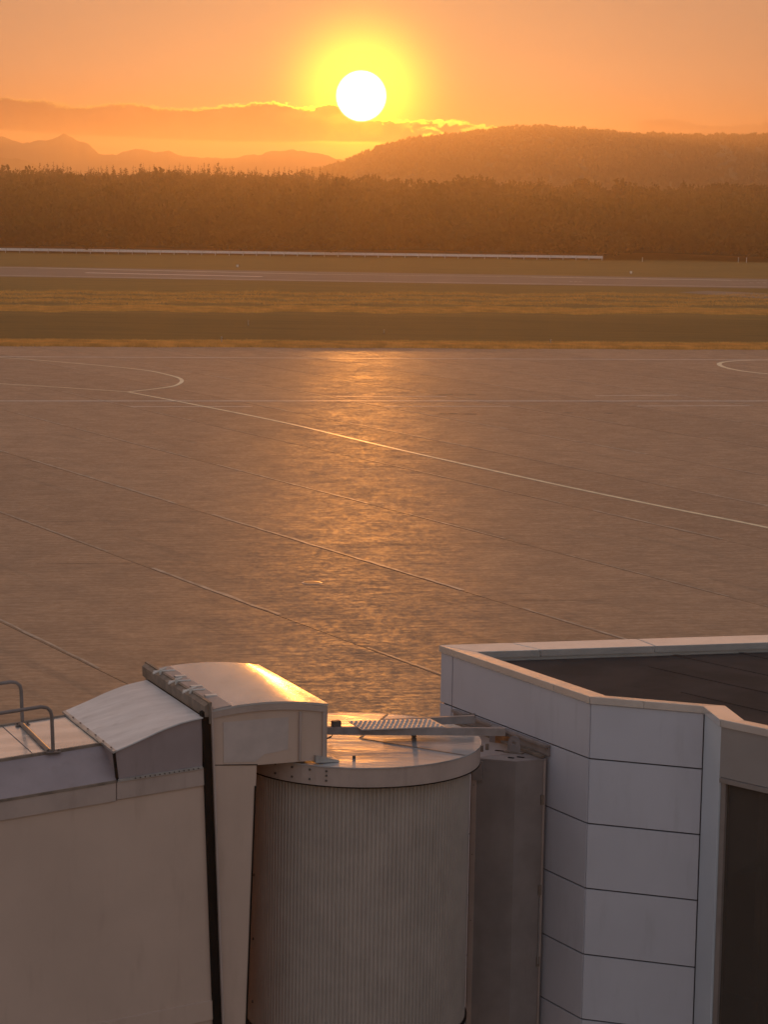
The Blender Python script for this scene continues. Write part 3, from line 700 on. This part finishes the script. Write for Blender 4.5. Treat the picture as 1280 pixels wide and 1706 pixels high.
# rotunda: roof plate, rim, curtain, floor, column
R = 1.90
rp = MB(); n = 96
vs = [L3(0, 0, ZRF+.010)]+[L3(R*r_*cos(2*pi*k/n), R*r_*sin(2*pi*k/n), ZRF+.010*(1-r_*r_)) for r_ in (.35, .7, 1.0) for k in range(n)]+[L3(R*cos(2*pi*k/n), R*sin(2*pi*k/n), ZRF-.02) for k in range(n)]
fs = [(0, 1+k, 1+(k+1) % n) for k in range(n)]+[(1+i*n+k, 1+(i+1)*n+k, 1+(i+1)*n+(k+1) % n, 1+i*n+(k+1) % n) for i in range(3) for k in range(n)]
rp.add(vs, fs); rp.build('rotunda_roof', MT['rotm'], JB, smooth=True)
rim = MB(); ro, ri = R-.015, R-.07
for k in range(n):
    a, b = 2*pi*k/n, 2*pi*(k+1)/n
    rim.hexa([L3(ro*cos(a), ro*sin(a), ZRF-.30), L3(ro*cos(b), ro*sin(b), ZRF-.30), L3(ri*cos(b), ri*sin(b), ZRF-.30), L3(ri*cos(a), ri*sin(a), ZRF-.30),
              L3(ro*cos(a), ro*sin(a), ZRF-.022), L3(ro*cos(b), ro*sin(b), ZRF-.022), L3(ri*cos(b), ri*sin(b), ZRF-.022), L3(ri*cos(a), ri*sin(a), ZRF-.022)])
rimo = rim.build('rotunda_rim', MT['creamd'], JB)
def onrim(phi, z, r=ro): return L3(r*cos(phi), r*sin(phi), z)
CR = 1.715; CB = 2.25
cu = MB(); nr = 168; per = 6; vs = []
for k in range(nr*per):
    ph = 2*pi*k/(nr*per); w = k % per; rr = CR+(.0, .016, .02, .02, .016, .0)[w]; vs += [L3(rr*cos(ph), rr*sin(ph), CB), L3(rr*cos(ph), rr*sin(ph), ZRF-.28)]
N = nr*per
cu.add(vs, [(2*k, 2*((k+1) % N), 2*((k+1) % N)+1, 2*k+1) for k in range(N)]); cu.build('ribbed_curtain', MT['curtain'], JB)
lip = MB()
for k in range(n):
    a, b = 2*pi*k/n, 2*pi*(k+1)/n; r0, r1 = CR-.04, CR+.05
    lip.hexa([L3(r1*cos(a), r1*sin(a), CB-.05), L3(r1*cos(b), r1*sin(b), CB-.05), L3(r0*cos(b), r0*sin(b), CB-.05), L3(r0*cos(a), r0*sin(a), CB-.05),
              L3(r1*cos(a), r1*sin(a), CB), L3(r1*cos(b), r1*sin(b), CB), L3(r0*cos(b), r0*sin(b), CB), L3(r0*cos(a), r0*sin(a), CB)])
lip.build('curtain_sill', MT['dark'], JB)
MB().prism([L3((CR-.05)*cos(2*pi*k/48), (CR-.05)*sin(2*pi*k/48), CB-.3) for k in range(48)], (0, 0, .24)).build('rotunda_floor', MT['flange'], JB)
MB().cyl(RC[:2], .42, 0, CB-.3, 32).build('support_column', MT['creamd'], JB, smooth=True)
# gasket under the rim
gk = MB()
for k in range(n):
    a, b = 2*pi*k/n, 2*pi*(k+1)/n; r0, r1 = CR+.03, ro+.006
    gk.hexa([L3(r1*cos(a), r1*sin(a), ZRF-.318), L3(r1*cos(b), r1*sin(b), ZRF-.318), L3(r0*cos(b), r0*sin(b), ZRF-.318), L3(r0*cos(a), r0*sin(a), ZRF-.318),
             L3(r1*cos(a), r1*sin(a), ZRF-.302), L3(r1*cos(b), r1*sin(b), ZRF-.302), L3(r0*cos(b), r0*sin(b), ZRF-.302), L3(r0*cos(a), r0*sin(a), ZRF-.302)])
gk.build('rim_gasket', MT['dark'], JB)
bolt_me = None
def bolt(P, nrm, r=.018, h=.014):
    global bolt_me
    if bolt_me is None:
        mb = MB(); mb.cyl((0, 0), 1., 0, 1., 6); bolt_me = bpy.data.meshes.new('bolt'); bolt_me.from_pydata(mb.v, [], mb.f); bolt_me.materials.append(MT['bolt'])
    o = bpy.data.objects.new('bolt', bolt_me); COL.objects.link(o); o.parent = JB
    o.location = Vector(P)-JB.location; o.rotation_euler = Vector(nrm).to_track_quat('Z', 'Y').to_euler(); o.scale = (r, r, h); return o
for px in (459, 487, 516, 544):
    # angle on the rim facing the camera
    best = min(np.linspace(pi, 2*pi, 721), key=lambda ph: abs(640+F*((onrim(ph, ZRF-.1)-CAM)@RT)/((onrim(ph, ZRF-.1)-CAM)@fw)-px))
    nr_ = UU*cos(best)+VV*sin(best)
    for dz in (-.075, -.22): bolt(onrim(best, ZRF+dz), nr_)
    if px == 544: bolt(onrim(best, ZRF-.145), nr_)
for py in (1345, 1459, 1570, 1680):
    ph = min(np.linspace(pi, 1.6*pi, 900), key=lambda a: abs(640+F*((onrim(a, 5, CR+.02)-CAM)@RT)/((onrim(a, 5, CR+.02)-CAM)@fw)-424)); nr_ = UU*cos(ph)+VV*sin(ph)
    Q = onrim(ph, 5., CR+.02); dep = (Q-CAM)@fw; zz = onplane(424, py, Q, fw)[2]; bolt(onrim(ph, zz, CR+.018), nr_, .022, .02)
# roof seams on the rotunda
def radial(phi, w=.05):
    d = np.array(UU*cos(phi)+VV*sin(phi)); pn = np.cross(d, [0, 0, 1]); mb = MB(); z = lambda r_: ZRF+.010*(1-r_*r_)
    for a, b in ((.02, .35), (.35, .7), (.7, .995)):
        A, B = RC+d*R*a, RC+d*R*b
        mb.hexa([A-pn*w/2+[0, 0, z(a)-.004], B-pn*w/2+[0, 0, z(b)-.004], B+pn*w/2+[0, 0, z(b)-.004], A+pn*w/2+[0, 0, z(a)-.004],
                 A-pn*w/2+[0, 0, z(a)+.005], B-pn*w/2+[0, 0, z(b)+.005], B+pn*w/2+[0, 0, z(b)+.005], A+pn*w/2+[0, 0, z(a)+.005]])
    mb.build('roof_seam', MT['bolt'], JB)
P = onz(765, 1257, ZRF)-RC; radial(atan2(P@VV, P@UU), .035)
P = onz(645, 1190, ZRF)-RC; radial(atan2(P@VV, P@UU), .03)
P = onz(590, 1262, ZRF+.02); MB().cyl(P[:2], .025, ZRF+.0, ZRF+.05, 10).build('roof_plug', MT['bolt'], JB)

# link box between rotunda and tunnel
top_arc = arc(-2.84, 7.51, -1.063, 7.487, .078, 24)
bx = [(-2.72, 2.70), (-1.10, 2.70), (-1.063, 6.64)]+[(s_, z_-.012) for s_, z_ in top_arc[::-1]]
bx = [(-2.66, 2.2), (-2.265, 2.2), (-2.14, 6.66), (-1.075, 6.66)]+[(s_, z_-.01) for s_, z_ in top_arc[::-1]][0:]
sprism(bx, TN, TF).build('link_box', MT['cream'], JB)
# split line below box (the bridgehead wall panel) and trim
sprism([(-2.81, 6.705), (-2.13, 6.66), (-2.13, 6.672), (-2.81, 6.717)], TN-.012, TN+.01).build('panel_joint', MT['dark'], JB)
sprism([(-2.287, 2.2), (-2.262, 2.2), (-2.147, 6.35), (-2.17, 6.35)], TN-.014, TN+.01).build('edge_trim', MT['dark'], JB)
roof_prof = [(s_, z_-.006) for s_, z_ in top_arc]+[(s_, z_+.028) for s_, z_ in top_arc[::-1]]
roof_prof[len(top_arc)-1] = (-1.04, 7.484); roof_prof[len(top_arc)] = (-1.04, 7.518)
sprism(roof_prof, TN-.035, TF+.03).build('link_roof', MT['roofm'], JB, smooth=True)
# folded edge of the roof sheet and the end frame
ed = [(s_, z_-.10) for s_, z_ in top_arc]+[(s_, z_-.008) for s_, z_ in top_arc[::-1]]
sprism(ed, TN-.03, TN-.002).build('roof_edge_fascia', MT['creamd'], JB)
sprism([(-1.115, 6.66), (-1.055, 6.66), (-1.055, 7.39), (-1.115, 7.39)], TN-.028, TN-.002).build('end_frame', MT['creamd'], JB)
sprism([(-1.06, 6.655), (-1.045, 6.655), (-1.045, 7.48), (-1.06, 7.48)], TN-.028, TF).build('end_plate', MT['creamd'], JB)
sprism([(-1.49, 6.68), (-1.45, 6.68), (-1.45, 7.42), (-1.49, 7.42)], TN-.03, TN-.002).build('stiffener', MT['creamd'], JB, bevel=.006)
sprism([(-2.655, 6.735), (-2.16, 6.712), (-2.02, 6.815), (-1.655, 6.86), (-1.65, 7.35), (-2.665, 7.335)], TN-.006, TN-.001).build('repaint_patch', MT['patch'], JB, label='lighter repainted patch')
sprism([(-1.24, 6.64), (-.86, 6.625), (-.86, 6.655), (-1.24, 6.75)], TN-.08, TN+.25).build('foot_plate', MT['steel'], JB, bevel=.006)
# roof lap strip along the flange, standing clips
lap = [(s_, z_+.030) for s_, z_ in top_arc if s_ < -2.5]+[(s_, z_+.040) for s_, z_ in top_arc[::-1] if s_ < -2.5]
sprism(lap, TN-.02, TF).build('roof_lap', MT['creamd'], JB)
LEAN = -.046
def lx(z): return (z-7.5)*LEAN            # lean of the flange: further left with height
# flange frame (top bar and near and far uprights) and dark seal
def fl(s, z): return (s+lx(z), z)
sprism([fl(-2.90, 7.34), fl(-2.855, 7.34), fl(-2.855, 7.66), fl(-2.90, 7.66)], TN-.06, TF+.1).build('flange_plate', MT['flange'], JB)
sprism([fl(-2.96, 7.44), fl(-2.90, 7.44), fl(-2.90, 7.635), fl(-2.96, 7.60)], TN-.03, TF+.06).build('flange_gutter', MT['flange'], JB)
sprism([fl(-2.87, 2.2), fl(-2.845, 2.2), fl(-2.845, 7.60), fl(-2.87, 7.60)], TN-.075, TN+.02).build('flange_upright', MT['creamd'], JB)
sprism([fl(-2.84, 2.2), fl(-2.70, 2.2), fl(-2.70, 7.46), fl(-2.84, 7.46)], TN-.01, TF-.02).build('link_wall', MT['cream'], JB)
sprism([fl(-3.0, 2.2), fl(-2.872, 2.2), fl(-2.872, 7.56), fl(-3.0, 7.50)], TN-.025, TN+.10).build('rubber_seal', MT['dark'], JB, smooth=False)
sprism([fl(-3.0, 2.2), fl(-2.88, 2.2), fl(-2.88, 7.40), fl(-3.0, 7.38)], TN+.11, TF-.05).build('bellows_wall', MT['dark'], JB)
for t_ in (-.55, .15, .95, 1.62)[:3]:
    cl = empty('hold_down_clip'); cl.parent = JB; cl.location = Vector(L3(-2.93, t_+.1, 0))-JB.location
    pz = lambda s_: 7.665
    def seg(a, b, r_): 
        MBs.tube([a, b], r_, 6)
    MBs = MB()
    seg(L3(-3.06, t_-.02, 7.66), L3(-2.80, t_+.16, 7.70), .016); seg(L3(-3.02, t_+.1, 7.665), L3(-2.70, t_+.02, 7.68), .016); seg(L3(-2.92, t_+.05, 7.62), L3(-2.92, t_+.05, 7.71), .022)
    MBs.build('lever', MT['clip'], cl)
    mb = MB(); P0 = L3(-2.62, t_+.0, 7.57); mb.hexa([P0+UU*a+VV*b+[0, 0, c_] for c_ in (0, .03) for a, b in ((-.09, -.05), (.09, -.05), (.09, .05), (-.09, .05))]); mb.build('latch_plate', MT['clip'], cl)

# hood of the tunnel end
hood_arc = [(-4.305, 7.02), (-4.15, 7.075), (-4.0, 7.13), (-3.84, 7.19), (-3.68, 7.255), (-3.5, 7.315), (-3.32, 7.368), (-3.15, 7.40), (-2.985, 7.425)]
hp = [(-4.262, 6.613), (-2.98, 6.71)]+[(s_, z_-.008) for s_, z_ in hood_arc[::-1]]
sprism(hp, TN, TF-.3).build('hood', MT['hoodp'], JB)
sprism([(s_, z_-.004) for s_, z_ in hood_arc]+[(s_, z_+.016) for s_, z_ in hood_arc[::-1]], TN-.03, TF-.27).build('hood_roof', MT['hoodm'], JB, smooth=True)
sprism([(-4.335, 7.0), (-4.29, 7.018), (-4.29, 7.045), (-4.335, 7.03)], TN-.035, TF-.26).build('hood_edge_angle', MT['steel'], JB)
sprism([(-4.275, 6.60), (-4.245, 6.60), (-4.295, 7.01), (-4.325, 7.0)], TN-.02, TN+.05).build('hood_end_trim', MT['dark'], JB)
sprism([(-4.26, 6.575), (-2.985, 6.672), (-2.985, 6.712), (-4.26, 6.615)], TN-.03, TN-.002).build('hood_flange', MT['steel'], JB)
for k in range(14): s_ = -4.0+.073*k; bolt(L3(s_, TN-.03, 6.594+.0761*(s_+4.26)), -VV, .012, .01)
for k in range(6): P = L3(-4.312, TN+.15+.42*k, 7.046); bolt(P, (0, 0, 1), .014, .012)
# tunnel: slopes down to the left
SL = .088
def tz(z, s_): return z+SL*(s_+4.3)
SE = -15.0
def tprism(prof_t, s0, s1, name, m, bevel=0., **kw):         # profile of (t, z at s=-4.3) run along the sloping axis
    a = [L3(s0, t_, tz(z_, s0)) for t_, z_ in prof_t]; b = [L3(s1+(lx(tz(z_, s1))+.02 if s1 == -3.0 else 0), t_, tz(z_, s1)) for t_, z_ in prof_t]; n_ = len(a)
    return MB().add(a+b, [tuple(range(n_))[::-1], tuple(range(n_, 2*n_))]+[(i, (i+1) % n_, n_+(i+1) % n_, n_+i) for i in range(n_)]).build(name, m, JB, bevel=bevel, **kw)
RN, RF = -.62, 1.36                                            # roof edges
tprism([(TN+.02, 2.5), (TF-.35, 2.5), (TF-.35, 6.30), (TN+.02, 6.30)], SE, -3.0, 'tunnel_body', MT['cream'])
tprism([(TN-.012, 6.29), (TN+.1, 6.29), (TN+.1, 6.585), (TN-.012, 6.585)], SE, -4.28, 'side_band', MT['creamd'], .006)
tprism([(TN-.010, 6.305), (TN+.1, 6.305), (TN+.1, 6.575), (TN-.010, 6.575)], -4.27, -3.0, 'side_band', MT['creamd'], .006)
tprism([(TN-.02, 6.56), (TN+.12, 6.56), (TN+.12, 6.60), (TN-.02, 6.60)], SE, -4.28, 'drip_edge', MT['flange'])
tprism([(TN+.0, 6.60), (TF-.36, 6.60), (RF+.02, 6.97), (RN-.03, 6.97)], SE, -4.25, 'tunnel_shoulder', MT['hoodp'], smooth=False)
tprism([(RN, 6.972), (RF, 6.972), (RF, 6.99), (RN, 6.99)], SE, -5.33, 'tunnel_roof', MT['troof'])
tprism([(RN, 6.972), (RF, 6.972), (RF, 6.99), (RN, 6.99)], -5.31, -4.2, 'tunnel_roof', MT['troof'])
for a, b in ((RN-.03, RN+.02), (RF-.02, RF+.03)): tprism([(a, 6.965), (b, 6.965), (b, 7.012), (a, 7.012)], SE, -4.22, 'roof_edge_angle', MT['flange'])
tprism([(TN-.012, 2.74), (TN+.1, 2.74), (TN+.1, 3.04), (TN-.012, 3.04)], SE, -3.0, 'bottom_rail', MT['cream'], .006)
# drive column under the tunnel, out of the picture
leg0 = L3(-12.5, .2, 0)
MB().hexa([leg0+UU*a+VV*b+[0, 0, c_] for c_ in (.45, 2.4) for a, b in ((-.2, -1.1), (.2, -1.1), (.2, 1.1), (-.2, 1.1))]).build('drive_frame', MT['creamd'], JB)
for b in (-.9, .9):
    cpt = leg0+VV*b; MB().tube([cpt-VV*.16+[0, 0, .52], cpt+VV*.16+[0, 0, .52]], .5, 24).build('wheel', MT['dark'], JB)
# handrail hoops on the tunnel roof
def hoop(name, bx_, by_, h=.70):
    zr = 6.99; s_, t_ = st(bx_, by_, zr-.06); z0 = tz(6.99, s_); P0 = L3(s_, t_, z0); sl_ = np.array(UU+[0, 0, SL]); sl_ /= np.linalg.norm(sl_)
    upv = np.array([0, 0, 1.]); pts = [P0]; top = P0+upv*h-sl_*.03
    pts += [P0+upv*(h-.16)-sl_*.02, P0+upv*(h-.08)-sl_*.04, P0+upv*(h-.025)-sl_*.09, P0+upv*h-sl_*.18, P0+upv*h-sl_*1.2, P0+upv*h-sl_*2.6]
    pts += [P0+upv*(h-.025)-sl_*2.69, P0+upv*(h-.09)-sl_*2.75, P0-sl_*2.77]
    MB().tube(pts, .028, 12).build(name, MT['rail'], HR, smooth=True)
    for q_ in (P0, P0-sl_*2.77): MB().hexa([q_+UU*a+VV*b+[0, 0, c_] for c_ in (0, .022) for a, b in ((-.11, -.05), (.11, -.05), (.11, .05), (-.11, .05))]).build('base_plate', MT['rail'], HR, bevel=.004)
    for a in (-.08, .08): MB().cyl((P0+UU*a)[:2], .014, P0[2]+.02, P0[2]+.045, 6).build('bolt', MT['bolt'], HR)
    return P0, sl_
HR = empty('handrail'); HR.parent = JB
n0, sl_ = hoop('hoop', 88, 1253); f0, _ = hoop('hoop', 37, 1208)
MB().tube([n0+[0, 0, .03]-UU*.06, f0+[0, 0, .03]-UU*.02], .032, 8).build('cross_bar', MT['rail'], HR)

# maintenance gangway over the rotunda roof to the building
zg = 6.86
def beam(x0, y0, x1, y1, z, name, hh=.12, ww=.07):
    a, b = onz(x0, y0, z), onz(x1, y1, z); d = (b-a)/np.linalg.norm(b-a); nn = np.array([-d[1], d[0], 0])
    mb = MB(); prof = [(0, 0), (ww, 0), (ww, -.012), (.012, -.012), (.012, -hh+.012), (ww, -hh+.012), (ww, -hh), (0, -hh)]
    mb.prism([a+nn*p_+np.array([0, 0, q_]) for p_, q_ in prof], b-a); return mb.build(name, MT['fit'], JB)
beam(545, 1211.5, 843, 1213.5, zg, 'gangway_beam'); beam(640, 1199, 792, 1192.5, zg, 'gangway_beam')
pc = [onz(x, y, zg+.008) for x, y in ((581, 1201.5), (717, 1197), (743, 1210.5), (602, 1215.5))]
mb = MB(); mb.hexa([p_-[0, 0, .014] for p_ in pc]+pc); mb.build('tread_plate', MT['steel'], JB)
tg = MB()                                       # raised lozenges of the tread plate
for i in range(17):
    for j in range(8):
        a, b = (i+.5+.5*(j % 2)*.9)/17.6, (j+.5)/8; P0 = (pc[0]*(1-a)+pc[1]*a)*(1-b)+(pc[3]*(1-a)+pc[2]*a)*b
        d = np.array([cos(.6 if j % 2 else -.6), sin(.6 if j % 2 else -.6), 0]); e_ = np.array([-d[1], d[0], 0])
        tg.add([P0-d*.032, P0-e_*.014, P0+d*.032, P0+e_*.014, P0+[0, 0, .012]], [(0, 1, 4), (1, 2, 4), (2, 3, 4), (3, 0, 4)])
tg.build('tread_lozenges', MT['steel'], JB, kind='stuff')
P = onz(560, 1212, zg-.02); MB().hexa([P+UU*a+VV*b+[0, 0, c_] for c_ in (-.09, .11) for a, b in ((-.07, -.05), (.07, -.05), (.07, .05), (-.07, .05))]).build('gangway_bracket', MT['bolt'], JB, bevel=.008)
MB().tube([onz(543, 1222, zg-.1), onz(556, 1222, zg-.13), onz(551, 1228, zg-.16), onz(541, 1232, zg-.18)], .012, 6).build('cable', MT['dark'], JB)
P = onz(690, 1222, ZRF+.06); MB().hexa([P+UU*a+VV*b+[0, 0, c_] for c_ in (-.05, .12) for a, b in ((-.03, -.03), (.03, -.03), (.03, .03), (-.03, .03))]).build('gangway_foot', MT['bolt'], JB)

# adapter housing against the wall
iA = np.array([*inn_of(A0, K), 0.]); Kp = np.array([*K, 0.])
a2 = onplane(911, 1264, Kp-iA*.06, iA); za = a2[2]
a0, a1 = onz(786, 1262, za), onz(860, 1268.5, za)
dA = np.array([*((K-A0)/np.linalg.norm(K-A0)), 0.])
b0 = a0+iA*1.2; b0 = b0-iA*((b0-(Kp-iA*.06))@iA); foot = [a0, a1, a2, b0]
body = MB().prism([p_-[0, 0, za-1.5] for p_ in foot], (0, 0, za-1.5-.03)).build('adapter_housing', MT['adapter'], JB)
cxy = sum(foot)/4
MB().prism([cxy+(p_-cxy)*1.015-[0, 0, .03] for p_ in foot], (0, 0, .03)).build('adapter_lid', MT['fit'], JB, bevel=.004)
pst = (np.array(foot[1])-foot[0])/np.linalg.norm(foot[1]-foot[0])
def facebox(P, w, z0, z1, d_=.03, name='trim', m='creamd', bev=.004):
    out = np.array([pst[1], -pst[0], 0]); a = P-out*.0
    MB().hexa([(a+pst*x_+out*y_)[:2].tolist()+[z_] for z_ in (z0, z1) for x_, y_ in ((0, .001), (w, .001), (w, d_), (0, d_))]).build(name, MT[m], JB, bevel=bev)
facebox(a0+pst*.02, .08, 1.5, za-.3, .03, 'edge_post')
facebox(a0+pst*.03, .17, za-.36, za-.04, .05, 'junction_box', 'adapter')
for z_ in (za-.45, za-1.6, za-2.7): facebox(a0+pst*.05, .012, z_, z_+.015, .04, 'screw', 'bolt', 0)
o2 = a2-a1; o2 = o2/np.linalg.norm(o2); out2 = np.array([o2[1], -o2[0], 0])
def face2(s_, w, z0, z1, d_, name, m):
    a = a1+o2*s_; MB().hexa([(a+o2*x_+out2*y_)[:2].tolist()+[z_] for z_ in (z0, z1) for x_, y_ in ((0, .001), (w, .001), (w, d_), (0, d_))]).build(name, MT[m], JB)
L2 = np.linalg.norm(a2-a1)
face2(L2-.05, .03, 1.5, za-.03, .015, 'edge_strip', 'creamd')
for z_ in (za-.75, za-2.25, za-3.45): face2(L2-.09, .05, z_, z_+.16, .03, 'hinge', 'flange')
MB().tube([a2-o2*.07+out2*.03+[0, 0, -2.3], a2-o2*.07+out2*.03+[0, 0, -3.4]], .008, 6).build('conduit', MT['steel'], JB)
# flashing along wall A
fz = 6.22
p0, p1 = onplane(760, 1180, Kp, iA), onplane(918, 1247, Kp, iA)
def wallrun(pa, pb, d0, d1, z0, z1, name, m, bev=.003):
    MB().hexa([pa[:2].tolist()+[z0] if 0 else list((p_-iA*dd)[:2])+[zz] for zz in (z0, z1) for p_, dd in ((pa, d0), (pb, d0), (pb, d1), (pa, d1))]).build(name, MT[m], JB, bevel=bev)
wallrun(p0, p1, .004, .10, fz, fz+.045, 'flashing', 'fit'); wallrun(p0, p1, .004, .05, fz-.13, fz-.002, 'flashing_upstand', 'fit')
wallrun(p0, p1-dA*.05, .06, .16, fz-.17, fz-.13, 'gutter', 'flange')
# lifting lug, hatch marks, small fittings on the lid
P = onz(857, 1254, za); 
lug = [(cos(a)*.10, .17+sin(a)*.10) for a in np.linspace(0, pi, 13)]+[(-.13, 0), (.13, 0)]
ll = MB(); hole = [(cos(a)*.04, .17+sin(a)*.04) for a in np.linspace(0, 2*pi, 15)[:-1]]
outer = [(cos(a)*.105, .17+sin(a)*.105) if sin(a) > -.2 else (np.sign(cos(a))*.12*abs(cos(a))**.3 if abs(cos(a)) > .2 else cos(a)*.12, 0.) for a in np.linspace(0, 2*pi, 15)[:-1]]
dl = np.array([.92, -.38, 0]); dn = np.array([.38, .92, 0])
for sd in (-.015, .015):
    ll.add([P+dl*x_+[0, 0, y_]+dn*sd for x_, y_ in outer]+[P+dl*x_+[0, 0, y_]+dn*sd for x_, y_ in hole], [(i, (i+1) % 14, 14+(i+1) % 14, 14+i) for i in range(14)])
k0 = len(ll.v)
ll.f += [(i, (i+1) % 14, 28+(i+1) % 14, 28+i) for i in range(14)]+[(14+i, 14+(i+1) % 14, 42+(i+1) % 14, 42+i) for i in range(14)]
ll.build('lifting_lug', MT['fit'], JB)
MB().hexa([P+dl*a+dn*b+[0, 0, c_] for c_ in (0, .02) for a, b in ((-.16, -.07), (.16, -.07), (.16, .07), (-.16, .07))]).build('lug_base', MT['flange'], JB)
for x, y, w in ((838, 1252, .13), (868, 1262, .06), (852, 1263, .05)):
    P = onz(x, y, za); MB().hexa([P+dl*a+dn*b+[0, 0, c_] for c_ in (.001, .012) for a, b in ((-w, -.02), (w, -.02), (w, .02), (-w, .02))]).build('lid_slot', MT['dark'], JB)
for x, y in ((803, 1252), (812, 1249), (800, 1244)):
    P = onz(x, y, za+.02); MB().tube([P, P+[0, 0, .1]], .03, 10).build('pipe_stub', MT['flange'], JB)
P = onz(842, 1238, za); MB().hexa([P+dl*a+dn*b+[0, 0, c_] for c_ in (0, .12) for a, b in ((-.16, -.05), (.16, -.05), (.16, .05), (-.16, .05))]).build('rusty_bracket', MT['rust'], JB, label='rusty bracket')
P = onz(826, 1236, za); MB().hexa([P+dl*a+dn*b+[0, 0, c_] for c_ in (0, .26) for a, b in ((-.09, -.06), (.09, -.06), (.09, .06), (-.09, .06))]).build('gangway_support', MT['fit'], JB, bevel=.006)
P = onz(768, 1192, 6.75); MB().tube([P-UU*.05-[0, 0, .02], P+UU*.25-[0, 0, .02]], .04, 10).build('pipe_stub', MT['bolt'], JB)

# ------------------------------------------------------------------ evening haze
hz = MB(); X0, X1, Y0, Y1, Z0, Z1 = -3400, 3400, -500, 4800, -1.6, 106
hz.hexa([(X0, Y0, Z0), (X1, Y0, Z0), (X1, Y1, Z0), (X0, Y1, Z0), (X0, Y0, Z1), (X1, Y0, Z1), (X1, Y1, Z1), (X0, Y1, Z1)])
hm = bpy.data.materials.new('evening_haze'); hm.use_nodes = True; q = G(hm.node_tree); q.n.clear()
pv = q.node('ShaderNodeVolumePrincipled'); pv.inputs['Color'].default_value = (.95, .80, .64, 1); pv.inputs['Density'].default_value = 3.3e-4; pv.inputs['Anisotropy'].default_value = .80
mo = q.node('ShaderNodeOutputMaterial'); q.l.new(pv.outputs[0], mo.inputs['Volume'])
hm.cycles.homogeneous_volume = True if hasattr(hm.cycles, 'homogeneous_volume') else None
hz.build('haze', hm, kind='stuff', label='thin golden evening haze over the whole airfield')
